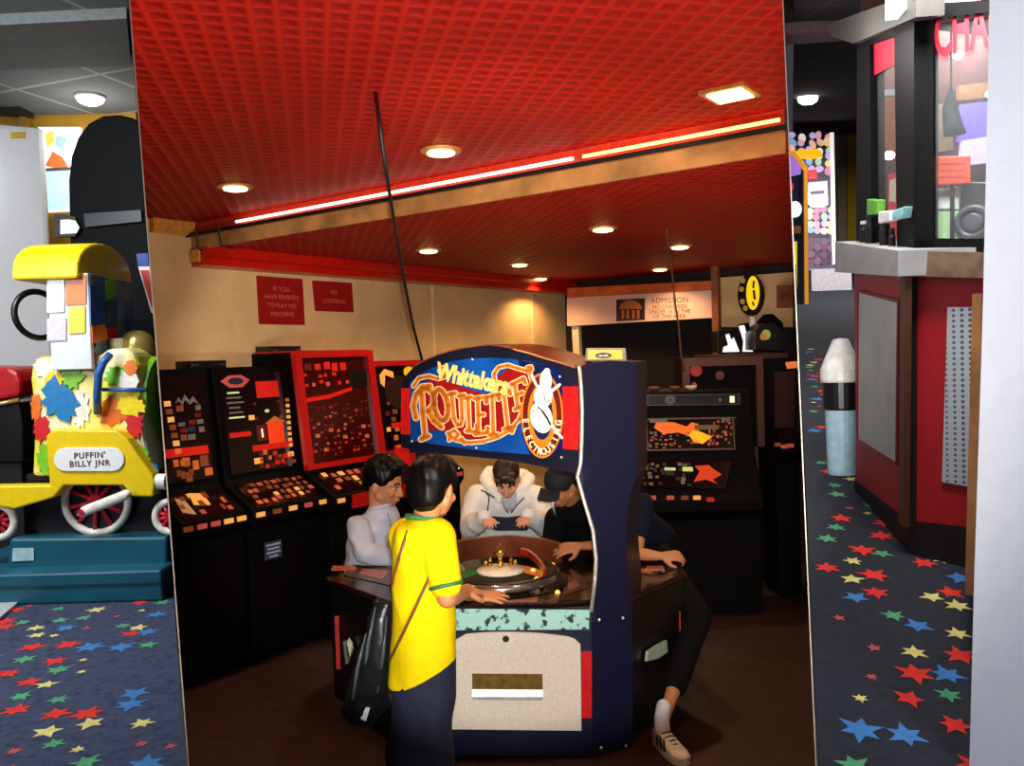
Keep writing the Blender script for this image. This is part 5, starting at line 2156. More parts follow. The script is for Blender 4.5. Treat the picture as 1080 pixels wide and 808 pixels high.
# black arch-topped machine
Ya = 4.6
am = thing('arch_machine', 'tall black machine with a rounded top behind the ride-on engine', 'gaming machine', (at(118, 400, Ya).x, Ya + .2, LZF))
pt = [(82, 500), (76, 300), (73, 240), (72, 190), (75, 165), (82, 145), (93, 130), (108, 122), (125, 121), (140, 124), (150, 133)]
P_ = [at(x, y, Ya) for x, y in pt]
P_[0].z = LZF
P_ += [at(165, 160, Ya), at(170, 230, Ya)]
P_.append(V((P_[-1].x, Ya, LZF)))
m_ = MB()
m_.prism(P_, (0, .30, 0))
m_.build('cabinet', mat('matt_black', '08090b', .6, spec=.1), am, bevel=.01)
m_ = MB()
m_.prism([at(x, y, Ya - .001) for x, y in ((60, 251), (82, 250), (86, 240), (82, 230), (73, 227), (60, 227))], (0, -.03, 0))
cz = m_.build('control_box', mat('box_black', '1a1a1c', .4), am)
m_ = MB()
m_.prism([at(x, y, Ya - .032) for x, y in ((64, 247), (81, 246), (84, 240), (80, 233), (73, 231.5), (64, 232))], (0, -.004, 0))
m_.build('window', glow('pale_window', 'dce0dc', .35), cz)
m_ = MB()
m_.prism([at(x, y, Ya - .002) for x, y in ((90, 226), (150, 222), (151, 234), (92, 240))], (0, -.02, 0))
m_.build('ridge', mat('ridge_black', '24282c', .3), am)
clip_thing(am, -NL_, .003)
pn = thing('pennant', 'narrow red pennant with white border and blue top beside the black arch machine', 'pennant', at(152, 300, 4.3))
for pts_, c, d, nm_ in (([(146, 281), (158, 281), (164, 330), (160, 330)], M_white, 0, 'border'), ([(148, 285), (157, 285), (162, 324), (160, 324)], mat('pennant_red', 'c82820', .5), .005, 'field'), ([(144, 268), (156, 267), (157, 281), (146, 281)], mat('pennant_blue', '2848a0', .5), .002, 'blue_top')):
    m_ = MB()
    m_.prism([at(x, y, 4.3 - d) for x, y in pts_], (0, -.004, 0))
    m_.build(nm_, c, pn)
clip_thing(pn, -NL_)

# ---------------------------------------------------------------- the ride-on engine
YT = 3.72
en = thing('ride_on_engine', "coin-operated yellow toy steam engine ride with splashed colours on a teal base", 'kiddie ride', (at(95, 620, YT).x, YT + .25, LZF))
Q = lambda x, y, d=0.0: at(x, y, YT + d)
M_ty = mat('engine_yellow', 'f0cc08', .35, noise=.04)
M_tw = mat('engine_white', 'ece8dc', .35)
M_teal = mat('teal_base', '0c5468', .4, noise=.1, scale=5)
M_tdark = mat('teal_dark', '0a3a4a', .4)
zb = LZF
bl_ = nearx(YT + .2, LZF + .1, .07)
m_ = MB()
x0 = Q(-60, 600).x
m_.prism([V((x0, YT - .12, zb)), V((x0, YT - .12, Q(0, 606, -.12).z)), V((x0, YT - .02, Q(0, 600, -.02).z)), V((x0, YT + .55, Q(0, 600, -.02).z)), V((x0, YT + .55, zb))], (Q(182, 600).x - x0, 0, 0))
m_.build('base', M_teal, en, bevel=.01)
m_ = MB()
m_.prism([Q(6, 601, .0), Q(176, 601, .0), Q(176, 566, .0), Q(10, 568, .0)], (0, .5, 0))
pd = m_.build('pedestal', M_teal, en, bevel=.012)
m_ = MB()
m_.prism([Q(13, 592, -.003), Q(36, 591, -.003), Q(36, 578, -.003), Q(14, 578, -.003)], (0, -.003, 0))
m_.build('pale_label', mat('pale_label', 'a8c8d0', .5), pd)
m_ = MB()
m_.lohi((Q(-60, 600).x, YT - .125, zb + .075), (Q(181, 600).x, YT - .12, zb + .085))
m_.build('base_groove', M_tdark, en)
m_ = MB()
m_.prism([Q(28, 568, .12), Q(172, 566, .12), Q(172, 500, .12), Q(28, 500, .12)], (0, .3, 0))
m_.build('undercarriage', M_black, en)

# boiler and lower body
m_ = MB()
body_pts = [(33, 503), (36, 440), (31, 400), (33, 384), (40, 376), (105, 375), (112, 368), (132, 367), (140, 371), (146, 385), (149, 430), (152, 465), (160, 500)]
m_.prism([Q(x, y, .06) for x, y in body_pts], (0, .42, 0))
tb = m_.build('engine_body', mat('engine_cream_yellow', 'ecdc48', .35, noise=.1, scale=6, hex2='f0e8c0', thr=(.4, .55)), en, bevel=.03)


def splat(name, c, cx, cy, rx, ry, seed, d=.057, ax=0.0, n=11, pa=None):
    r = random.Random(seed)
    m_ = MB()
    pts_ = []
    for k in range(2 * n):
        a = PI * k / n
        q = (1.0 if k % 2 == 0 else .8) * r.uniform(.8, 1.12)
        x, y = 1.22 * rx * q * math.cos(a), 1.22 * ry * q * math.sin(a)
        pts_.append(Q(cx + x * math.cos(ax) - y * math.sin(ax), cy + x * math.sin(ax) + y * math.cos(ax), d))
    m_.prism(pts_, (0, -.003, 0))
    return m_.build(name, c, pa or tb)


S_red, S_blue, S_grn, S_org = mat('splash_red', 'd01c24', .35), mat('splash_blue', '1878b4', .35), mat('splash_green', '7cc428', .35), mat('splash_orange', 'e87018', .35)
S_yel, S_wht = mat('splash_yellow', 'f4d818', .35), mat('splash_white', 'f0ece0', .35)
splat('paint_splash', S_wht, 50, 388, 14, 10, 21)
splat('paint_splash', S_blue, 63, 422, 16, 22, 1, ax=-.5, d=.053)
splat('paint_splash', S_grn, 76, 396, 11, 12, 2, d=.055)
splat('paint_splash', S_red, 90, 374, 12, 17, 3, d=.05)
splat('paint_splash', S_yel, 58, 400, 9, 8, 22, d=.0535)
splat('paint_splash', S_wht, 84, 432, 9, 18, 23)
splat('paint_splash', S_org, 120, 434, 17, 13, 4)
splat('paint_splash', S_grn, 126, 396, 14, 10, 5)
splat('paint_splash', S_wht, 136, 402, 9, 12, 24, d=.0555)
splat('paint_splash', S_org, 138, 388, 6, 8, 6, d=.054)
splat('paint_splash', S_red, 142, 448, 9, 14, 7, d=.055)
splat('paint_splash', S_red, 44, 452, 8, 13, 8)
splat('paint_splash', S_org, 38, 430, 5, 14, 9)
splat('paint_splash', S_grn, 47, 484, 7, 15, 10)
splat('paint_splash', S_grn, 150, 484, 8, 11, 11, d=.054)
splat('paint_splash', S_blue, 160, 496, 7, 8, 12, d=.053)
splat('paint_splash', S_yel, 138, 428, 14, 10, 25, d=.0545)
# green round boiler front on the right end
m_ = MB()
m_.cyl(at(149, 421, YT + .06) + V((-.03, .21, 0)), at(149, 421, YT + .06) + V((.012, .21, 0)), .195, .185, 28)
m_.build('boiler_front', S_grn, en, bevel=.01)
# gold steam dome and chimney neck
m_ = MB()
dc = at(146, 380, YT + .27)
m_.lathe([(.085, -.02), (.082, .04), (.078, .08), (.06, .118), (.03, .136), (0, .14)], dc, n=24)
m_.build('steam_dome', mat('gold_dome', 'c0a858', .25, .7), en, smooth=True)
m_ = MB()
m_.lathe([(.04, -.01), (.032, .05), (.032, .1)], at(124, 380, YT + .2), n=16)
m_.build('whistle', mat('cream_whistle', 'e8dcae', .4), en, smooth=True)
# handrail
m_ = MB()
m_.tube([Q(103, 436, .03), Q(102.5, 415, .0), Q(104, 395, -.01), Q(109, 382, -.01), Q(116, 374, .02)], .017, 10)
m_.build('handrail', mat('rail_blue', '3060a8', .3), en, smooth=True)
m_ = MB()
m_.tube([Q(108, 411, .035), Q(154, 411, .035)], .009, 8)
m_.build('side_rail', mat('rail_blue', '3060a8'), en, smooth=True)
# yellow running board with name plate
m_ = MB()
rb_pts = [(48, 460), (56, 453), (122, 454), (134, 463), (146, 481), (160, 500), (163, 509), (161, 524), (139, 524), (130, 512), (67, 512), (56, 525), (15, 537), (-30, 530), (-30, 513), (52, 512)]
m_.prism([Q(x, y, -.02) for x, y in rb_pts], (0, .08, 0))
rbd = m_.build('running_board', M_ty, en, bevel=.008)
m_ = MB()
pts_ = [(70 + 12.5 * math.cos(a), 484.5 + 12.5 * math.sin(a)) for a in [PI / 2 + k * PI / 10 for k in range(11)]] + [(119 + 12.5 * math.cos(a), 484.5 + 12.5 * math.sin(a)) for a in [-PI / 2 + k * PI / 10 for k in range(11)]]
m_.prism([Q(x, y, -.022) for x, y in pts_], (0, -.006, 0))
npl = m_.build('name_plate', M_white, rbd, bevel=.002)
for txt, y in (("PUFFIN'", 480.5), ('BILLY JNR', 489)):
    m_ = MB()
    put_text(m_, txt, Q(94.5, y, -.0295), (1, 0, 0.01), ZV, .036, offset=.0008, space=1.15)
    m_.build('lettering', mat('plate_ink', '5a2a28', .5), npl)


def wheel(cx, cy, r, d, rod=False):
    c = Q(cx, cy, d)
    m_ = MB()
    m_.torus(c, (0, 1, 0), r - .017, .017, 36, 10)
    w_ = m_.build('wheel', M_tw, en, smooth=True)
    m_ = MB()
    m_.cyl(c + V((0, .012, 0)), c + V((0, .02, 0)), r - .03, r - .03, 28)
    m_.build('dark_disc', mat('disc_black', '1a1418', .4), w_)
    m_ = MB()
    for k in range(10):
        a = 2 * PI * k / 10 + .2
        m_.cyl(c, c + V((math.cos(a), 0, math.sin(a))) * (r - .03), .011, .009, 8)
    m_.build('spokes', mat('spoke_red', 'c0182c', .35), w_, smooth=True)
    m_ = MB()
    m_.cyl(c - V((0, .02, 0)), c + V((0, .01, 0)), r * .22, r * .24, 18)
    m_.build('hub', mat('spoke_red', 'c0182c'), w_, smooth=False)
    return w_


wheel(102, 529, .158, .085)
wheel(-2, 550, .088, .03)
wheel(180, 545, .084, .03)
m_ = MB()
a, b = Q(87, 540, -.05), Q(133, 522, -.05)
m_.loft([(a - (b - a).normalized() * .02, V((0, .012, 0)), ZV * .01), (a, V((0, .014, 0)), ZV * .024), (b, V((0, .014, 0)), ZV * .024), (b + (b - a).normalized() * .02, V((0, .012, 0)), ZV * .01)], 14)
rod = m_.build('connecting_rod', M_tw, en, smooth=True)
m_ = MB()
m_.cyl(a + V((0, .13, 0)), a - V((0, .02, 0)), .016, .014, 14)
m_.build('crank_pin', mat('spoke_red', 'c0182c'), rod)
m_ = MB()
m_.cyl(Q(166, 508, .02), Q(176, 508, .02), .035, .035, 16)
m_.build('buffer', M_tw, en)

# cab: corner posts, splashed panels and the barrel roof
cabx0, cabx1 = Q(49, 330).x, Q(92, 330).x
zc0, zc1 = Q(70, 378).z, Q(70, 288).z
m_ = MB()
m_.lohi((cabx0, YT + .02, zc0 - .05), (cabx1, YT + .05, zc1))
cb_ = m_.build('cab_side', mat('cab_pale', 'd8dcdc', .35, noise=.1, scale=6), en, bevel=.004)
for (x0, x1, y0, y1, c) in ((70, 91, 291, 322, S_org), (73, 90, 324, 352, S_yel), (50, 68, 292, 330, mat('cab_clear_white', 'dfe6ea', .2)), (50, 70, 336, 360, mat('cab_lilac', 'c8c0cc', .3))):
    m_ = MB()
    m_.prism([Q(x0, y1, .018), Q(x1, y1 - 1, .018), Q(x1, y0 - 1, .018), Q(x0, y0, .018)], (0, -.004, 0))
    m_.build('paint_patch', c, cb_)
m_ = MB()
m_.lohi((cabx1 - .03, YT + .05, zc0 - .05), (cabx1, YT + .46, zc1))
ce = m_.build('cab_front', mat('cab_front_mix', '8aa0a8', .35, noise=.3, scale=7, hex2='3c5a8c'), en, bevel=.004)


def endq(px, py):                        # point on the cab's right-hand end
    return onp(px, py, V((cabx1, 0, 0)), XV, .002)


for pts_, c in (([(94, 302), (108, 300), (109, 340), (95, 342)], mat('patch_blue', '2858a4', .35)), ([(111, 296), (122, 294), (122, 312), (112, 316)], S_grn), ([(96, 344), (110, 342), (114, 358), (97, 362)], S_org), ([(111, 318), (123, 316), (123, 342), (112, 346)], mat('patch_slate', '405868', .35)), ([(113, 346), (123, 344), (123, 358), (115, 360)], S_red)):
    m_ = MB()
    m_.prism([endq(x, y) for x, y in pts_], (.004, 0, 0))
    m_.build('paint_patch', c, ce)
rx0, rx1 = Q(15, 293).x, Q(84, 290).x
ze, zr = Q(50, 292).z, Q(50, 292).z + .165
m_ = MB()
prof = [(YT - .02, ze - .012)]
for k in range(13):
    a = PI * k / 12
    prof.append((YT + .25 - .27 * math.cos(a), ze + .17 * math.sin(a) ** .8))
prof.append((YT + .52, ze - .012))
inner = [(YT + .25 + .245 * math.cos(PI * k / 12), ze - .012 + .15 * math.sin(PI * k / 12)) for k in range(13)]
for (a0, a1) in zip(prof[1:-1], prof[2:-1]):
    pass
nP = len(prof)
m_.prism([(rx0, y, z) for y, z in prof], (rx1 - rx0, 0, 0))
m_.build('cab_roof', M_ty, en, bevel=.012)
m_ = MB()
m_.torus(at(40, 332, YT + .12), (.85, -.5, .1), .105, .014, 30, 8)
m_.build('steering_wheel', M_black, en, smooth=True)

clip_thing(en, -NL_, .003)
# red seat of the neighbouring ride
rs = thing('ride_on_car', 'black ride-on car with a red cushion and gilt edging left of the engine', 'kiddie ride', (at(5, 488, 4.4).x, 4.5, LZF))
m_ = MB()
m_.prism([at(x, y, 4.36) for x, y in ((-40, 488), (24, 488), (24, 450), (20, 424), (-40, 434))], (0, .35, 0))
m_.build('seat_box', M_black, rs, bevel=.01)
m_ = MB()
m_.prism([at(x, y, 4.35) for x, y in ((-40, 429), (20, 418), (21, 402), (17, 392), (9, 387), (-40, 386))], (0, .37, 0))
m_.build('red_cushion', mat('red_vinyl', 'b8141c', .35), rs, bevel=.02)
m_ = MB()
m_.tube([at(-40, 434, 4.345), at(20, 422, 4.345)], .012, 8)
m_.build('gilt_edging', mat('gilt', 'b89a58', .3, .5), rs, smooth=True)
m_ = MB()
m_.lohi((at(-40, 488, 4.38).x, 4.40, LZF), (at(20, 488, 4.38).x, 4.68, at(0, 487, 4.38).z))
m_.build('pedestal', mat('pedestal_black', '101214', .5), rs)
# corner of a pale-edged mat lying on the carpet
mt = MB()
mq = [onz(x, y, LZF + .003) for x, y in ((-60, 636), (19, 638), (-2, 656), (-60, 656))]
mt.prism(mq, (0, 0, .012))
tag(mt.build('floor_plate', mat('plate_frame', 'b8bcc0', .4)), 'pale-framed flat plate on the carpet just below the teal base', 'floor plate')
# ================================================================== right wing: change booth on the carpeted ramp
HS = (363 - 215) / FPX                    # slope of the ramp
RH = 1.1
RN = V((0, -HS, 1)).normalized()
RP = V((0, 0, CAMZ - RH))


def ramp_z(p):
    return CAMZ - RH + HS * p[1]


def onr(px, py, lift=0.0):
    return onp(px, py, RP, RN, lift)


def ground(p, dz=0.0):
    return V((p.x, p.y, ramp_z(p) + dz))


RYB = 14.0
pr = lambda y, z: cut(V((0, y, z)), XV, NR_).x + .012
mb = MB()
cs = [V((pr(1.0, 1.0), 1.0, 0)), V((7.5, 1.0, 0)), V((7.5, RYB, 0)), V((pr(RYB, 2.5), RYB, 0))]
mb.prism([ground(p, -.05) for p in cs], (0, 0, .05))
uy_ = V((0, 1, HS)).normalized()
stars(mb, V((.5, 1.2, ramp_z((0, 1.2)))), XV, uy_, RN, 17, 62, .105, 9, .86)
for f_ in list(mb.bm.faces):
    if f_.material_index > 0 and any((v.co - C0).dot(-NR_) < .005 for v in f_.verts):
        mb.bm.faces.remove(f_)
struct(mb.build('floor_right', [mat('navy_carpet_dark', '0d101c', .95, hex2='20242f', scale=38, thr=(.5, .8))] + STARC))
RCH = 2.2
mb = MB()
mb.prism([ground(p, RCH) for p in cs], (0, 0, .05))
struct(mb.build('ceiling_right', mat_tiles('dark_ceiling_tiles', '2a2a30', '3c3c44', .6)))
mb = MB()
mb.prism([ground(cs[3]), ground(cs[2]), ground(cs[2], RCH), ground(cs[3], RCH)], (0, .05, 0))
struct(mb.build('wall_right_rear', mat('ochre_wall', '9a7018', .7, noise=.15, scale=2)))
mb = MB()
mb.prism([ground(cs[1]), ground(cs[2]), ground(cs[2], RCH), ground(cs[1], RCH)], (.05, 0, 0))
struct(mb.build('wall_far_right', mat('dusk_wall', '4a2c3c', .8)))

p = onp(852, 102, RP + ZV * RCH, RN)
t = thing('ceiling_light', 'round lit dome light on the dark ceiling over the claw machines', 'ceiling light', p)
m_ = MB()
m_.lathe([(.10, -.001), (.10, -.02), (.09, -.05), (.05, -.075), (0, -.08)], p, RN)
m_.build('dome', glow('light_dome_cool', 'fff8e8'), t, smooth=True)
# pale bulkhead and dark beam crossing near the top
for q, m, nm_, Y in (([(826, 22), (905, 14), (905, 30), (826, 36)], mat('mauve_bulkhead', '7a6468', .7), 'trim_10', 5.2), ([(826, -8), (910, -14), (880, 6), (826, 12)], mat('brown_bulkhead', '3a2c14', .7), 'trim_11', 5.0)):
    mb = MB()
    mb.prism([at(x, y, Y) for x, y in q[::-1]], (0, .2, 0))
    struct(mb.build(nm_, m))
for (x0, x1, nm_, c) in ((884, 893, 'trim_12', 'a08c6c'), (894, 905, 'trim_13', 'c8a010')):
    mb = MB()
    mb.prism([at(x0, 270, 13.6), at(x1, 270, 13.6), at(x1, 112, 13.6), at(x0, 112, 13.6)], (0, .2, 0))
    struct(mb.build(nm_, mat('post_' + nm_, c, .7)))

# ---------------------------------------------------------------- claw machine with a candy-printed cabinet
dC = 11.8
A0 = onr(870, 303)
dC = A0.y
cl = thing('prize_machine', 'tall prize machine covered in pictures of pastel sweets at the far end', 'arcade machine', ground(A0, 0))
W = lambda x, y, d=0.0: at(x, y, dC - d)
m_ = MB()
z0 = ramp_z((0, dC))
xa, xb = W(832, 200).x, W(880, 200).x
m_.prism([V((xa, dC, z0)), V((xb, dC, z0)), V((xb, dC, W(881, 140).z)), V((xa, dC, W(835, 140).z))], (0, .9, .0))
m_.build('cabinet', mat('claw_cabinet', '564a5c', .4), cl)
m_ = MB()
m_.lohi((xb - .05, dC - .02, z0 + .3), (xb, dC, W(881, 140).z))
m_.build('lit_edge', glow('lit_edge', 'f4f0f4', .9), cl)
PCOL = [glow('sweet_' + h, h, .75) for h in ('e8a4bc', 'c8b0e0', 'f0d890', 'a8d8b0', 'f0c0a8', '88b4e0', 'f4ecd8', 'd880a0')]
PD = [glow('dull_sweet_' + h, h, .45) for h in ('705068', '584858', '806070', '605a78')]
r = random.Random(4)
fr = lambda x, y, d: W(x, y, d)


def sweet(cx, cy, rx, ry, c, d, a=0.0):
    m_ = MB()
    pts_ = [(cx + rx * math.cos(t) * math.cos(a) - ry * math.sin(t) * math.sin(a), cy + rx * math.cos(t) * math.sin(a) + ry * math.sin(t) * math.cos(a)) for t in [k * PI / 7 for k in range(14)]]
    m_.prism([fr(x, y, d) for x, y in pts_], (0, -.006, 0))
    m_.build('sweet_picture', c, cl)


for i in range(5):
    for j in range(6):
        x, y = 836 + i * 9.6 + r.uniform(-2, 2), 144 + j * 7 + r.uniform(-2, 2)
        if 150 < y < 0:
            continue
        sweet(min(x, 875), y, r.uniform(3.2, 5), r.uniform(3, 4.6), r.choice(PCOL), .004 + .002 * ((i + j) % 3), r.uniform(0, 3))
for i in range(4):
    for j in range(4):
        sweet(854 + i * 7.4 + r.uniform(-1, 1), 222 + j * 7 + r.uniform(-1, 1), 3.6, 3.8, r.choice(PCOL), .004 + .002 * ((i + j) % 3), r.uniform(0, 3))
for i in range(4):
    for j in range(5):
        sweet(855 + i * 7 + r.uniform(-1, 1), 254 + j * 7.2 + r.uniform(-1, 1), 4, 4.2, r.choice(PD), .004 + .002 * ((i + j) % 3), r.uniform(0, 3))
m_ = MB()
m_.prism([fr(x, y, .02) for x, y in ((838, 160), (846, 157), (852, 159), (858, 156), (866, 160), (867, 166), (858, 168), (846, 168), (840, 166))], (0, -.02, 0))
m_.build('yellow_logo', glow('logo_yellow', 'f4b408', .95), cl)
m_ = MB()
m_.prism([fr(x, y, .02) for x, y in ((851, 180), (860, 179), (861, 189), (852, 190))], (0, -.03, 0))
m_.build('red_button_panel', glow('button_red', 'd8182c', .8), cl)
m_ = MB()
m_.prism([fr(x, y, .015) for x, y in ((852, 193), (872, 191), (873, 216), (868, 219), (855, 219), (851, 214))], (0, -.02, 0))
lt = m_.build('lit_tray', glow('tray_lilac', 'd4cef4', .9), cl)
m_ = MB()
m_.prism([fr(x, y, .04) for x, y in ((855, 202), (869, 201), (869, 204), (855, 205))], (0, -.01, 0))
m_.build('tray_slot', mat('slot_violet', '6c5c9c', .4), lt)
lg_ = thing('white_ledge', 'long low white ledge on the carpet before the prize machine', 'ledge', ground(onr(875, 302)))
dl = A0.y - .35
m_ = MB()
xa2, xb2 = at(853, 295, dl).x, at(895, 295, dl).x
zt_ = at(875, 285, dl).z
m_.prism([V((xa2, dl - .1, ramp_z((0, dl - .1)))), V((xb2, dl - .1, ramp_z((0, dl - .1)))), V((xb2, dl - .1, zt_)), V((xa2, dl - .1, zt_))], (0, .2, .03))
m_.build('ledge_body', mat('ledge_white', 'd0ccd0', .5), lg_)

# orange-framed machine cut by the partition
dO = 9.6
z0 = ramp_z((0, dO))
om = thing('orange_machine', 'orange-framed navy arcade machine half hidden at the partition edge', 'arcade machine', (at(842, 360, dO).x, dO + .3, z0))
W2 = lambda x, y, d=0.0: at(x, y, dO - d)
m_ = MB()
m_.prism([V((W2(826, 300).x, dO, z0)), V((W2(849, 300).x, dO, z0)), W2(849, 178), W2(845, 170), W2(836, 160), W2(822, 160)], (0, .7, .1))
m_.build('cabinet', mat('om_navy', '16204a', .4), om)
for pts_, c, nm_ in (([(849, 366), (852.5, 366), (851, 176), (847.5, 178)], glow('frame_orange', 'e09420', .55), 'frame_edge'), ([(847, 180), (851, 176), (838, 161), (830, 158), (830, 163), (836, 166)], glow('frame_orange', 'e09420'), 'frame_edge'),
                     ([(836, 358), (840, 358), (840, 255), (837, 255)], glow('frame_yellow', 'e8d040', .6), 'yellow_strip'), ([(829, 176), (835, 163), (844, 175), (844, 184), (830, 187)], glow('purple_panel', '9a6ccc', .7), 'purple_panel'),
                     ([(832, 240), (844, 238), (844, 246), (832, 247)], mat('tan_panel', '9a6a48', .5), 'tan_panel')):
    m_ = MB()
    m_.prism([W2(x, y, .01) for x, y in pts_], (0, -.02, 0))
    m_.build(nm_, c, om)
m_ = MB()
m_.prism([W2(838 + 7 * math.cos(k * PI / 10), 221 + 8.5 * math.sin(k * PI / 10), .012) for k in range(20)], (0, -.02, 0))
m_.build('white_disc', glow('disc_white', 'f8f8ff', 1.0), om)
m_ = MB()
m_.prism([W2(833 + 3.5 * math.cos(k * PI / 10), 197 + 5 * math.sin(k * PI / 10), .012) for k in range(20)], (0, -.02, 0))
m_.build('red_disc', glow('button_red', 'd8182c'), om)
clip_thing(om, NR_, .003)

# ---------------------------------------------------------------- litter bin
B0 = onr(889, 500)
ln = thing('litter_bin', 'pale blue litter bin with black band and white lid beside the red booth', 'bin', ground(B0))
bz = ramp_z(B0)
k = B0.y / FPX
rbin = 17.5 * k
bc_ = V((B0.x, B0.y, bz))
hh = at(884, 400, B0.y).z - bz
lath = lambda prof: [(r_ * rbin, h_ * hh) for r_, h_ in prof]
m_ = MB()
m_.lathe(lath([(.86, -.0), (.88, .02), (.98, .68), (.98, .70)]), bc_ + ZV * .0, n=24)
m_.build('bin_body', mat('bin_pale_blue', '9cbccc', .45), ln, smooth=False)
m_ = MB()
m_.lathe(lath([(1.0, .68), (1.05, .70), (1.08, .98), (1.04, .99)]), bc_, n=24)
m_.build('black_band', M_black, ln)
m_ = MB()
m_.lathe(lath([(1.14, .97), (1.2, .99), (1.2, 1.1), (1.08, 1.16), (.5, 1.40), (.42, 1.42), (0, 1.43)]), bc_, n=24)
m_.build('bin_lid', mat('lid_white', 'e4e4e0', .4), ln, smooth=False)

# ---------------------------------------------------------------- change booth
kA, kB, kD = onr(901, 516), onr(960, 585), onr(1040, 604)
g2 = lambda p: V((p.x, p.y, 0))
kA, kB, kD = g2(kA), g2(kB), g2(kD)
kD = kB + (kD - kB).normalized() * 1.6
kE = kA + V((1.9, .6, 0))
uAB, uBD = (kB - kA).normalized(), (kD - kB).normalized()
nAB = V((uAB.y, -uAB.x, 0))
if nAB.dot(V((0, 0, 0)) - kA) < 0:
    nAB = -nAB
nBD = V((uBD.y, -uBD.x, 0))
if nBD.dot(V((0, 0, 0)) - kB) < 0:
    nBD = -nBD
b1 = lambda x, y, o=0.0: onp(x, y, kA, nAB, o)       # on the booth's left-hand face
b2 = lambda x, y, o=0.0: onp(x, y, kB, nBD, o)       # on the booth's front face
bt = thing('change_booth', 'red-panelled change booth with black-framed windows and a stone-grey counter', 'booth', ground(kB))
# plinth
m_ = MB()
ring = [kA, kB, kD, kD + V((.6, 1.4, 0)), kE]
low = [m_.v(ground(p)) for p in ring]
upv = []
for p, (x, y, fn) in zip(ring, ((903, 506, b1), (957, 547, b1), (1018, 563, b2), None, None) if False else [(903, 506, b1), (958, 548, b1), (1018, 563, b2), (0, 0, None), (0, 0, None)]):
    z = fn(x, y).z if fn else ramp_z(p) + .15
    upv.append(m_.v(V((p.x, p.y, z))))
m_.bridge(low, upv)
m_.f(upv)
m_.f(low[::-1])
m_.build('plinth', mat('booth_plinth', '0e0e12', .6), bt)
M_bred = mat('booth_red', 'b0101e', .45, noise=.06, scale=5)
zp = lambda p, up_: V((p.x, p.y, up_))
# body panels
for nm_, fn, q, n_ in (('front_panel', b1, [(903, 507), (957, 549), (957, 287), (901, 283)], nAB), ('front_panel', b2, [(966, 555), (1046, 571), (1046, 290), (966, 288)], nBD)):
    m_ = MB()
    m_.prism([fn(x, y, .0) for x, y in q], -n_ * .03)
    m_.build(nm_, M_bred, bt)
M_mir = mat('brushed_mirror', 'c8d0cc', .35, .2, noise=.15, scale=4)
m_ = MB()
m_.prism([b1(x, y, .002) for x, y in ((905.5, 464), (946, 489), (948, 318), (906, 307))], nAB * .006)
mp_ = m_.build('steel_panel', M_mir, bt)
m_ = MB()
for a, b in (((905.5, 464), (946, 489)), ((946, 489), (948, 318)), ((948, 318), (906, 307)), ((906, 307), (905.5, 464))):
    m_.tube([b1(*a, .006), b1(*b, .006)], .006, 6)
m_.build('panel_beading', mat('beading_red', '7a1018', .4), mp_)
mperf = mat('perforated_steel', 'b8c8d4', .3, .5, noise=.1, scale=5)
nt = mperf.node_tree
b = nt.nodes['Principled BSDF']
vo = nt.nodes.new('ShaderNodeTexVoronoi')
vo.inputs['Scale'].default_value = 62
vo.inputs['Randomness'].default_value = 0.0
tc = nt.nodes.new('ShaderNodeTexCoord')
nt.links.new(tc.outputs['Object'], vo.inputs['Vector'])
cr = nt.nodes.new('ShaderNodeValToRGB')
cr.color_ramp.elements[0].position, cr.color_ramp.elements[1].position = .3, .42
cr.color_ramp.elements[0].color, cr.color_ramp.elements[1].color = (*rgb('5a707c'), 1), (*rgb('d4e2ec'), 1)
nt.links.new(vo.outputs['Distance'], cr.inputs['Fac'])
nt.links.new(cr.outputs['Color'], b.inputs['Base Color'])
m_ = MB()
m_.prism([b2(x, y, .002) for x, y in ((994, 508), (1022, 513), (1026, 324), (1000, 324))], nBD * .006)
m_.build('perforated_panel', mperf, bt)
# corner posts
m_ = MB()
m_.prism([b1(x, y, .004) for x, y in ((954.5, 550), (959.5, 556), (962, 291), (956.5, 290))], nAB * .02)
m_.build('corner_post', mat('booth_brown', '5a3420', .5), bt)
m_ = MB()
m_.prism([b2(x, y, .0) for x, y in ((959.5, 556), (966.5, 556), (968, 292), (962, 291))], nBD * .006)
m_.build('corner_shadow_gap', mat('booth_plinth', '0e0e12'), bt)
# counter top: grey length and brown length
ov1, ov2 = .05, .05
m_ = MB()
m_.prism([b1(880.5, 287, ov1), b1(947, 291.5, ov1), b1(947, 264.5, ov1), b1(880.5, 255, ov1)], -nAB * .30)
m_.build('counter_grey', mat('counter_grey', 'a8acac', .4, noise=.12, scale=8), bt)
cz_ = b2(990, 266, ov2).z
m_ = MB()
m_.prism([b2(946, 291.5, ov2), b2(1050, 293.5, ov2), b2(1050, 266.5, ov2), b2(946, 264.5, ov2)], -nBD * .30)
m_.build('counter_brown', mat('counter_brown', '6e5a44', .4, noise=.3, scale=22), bt)
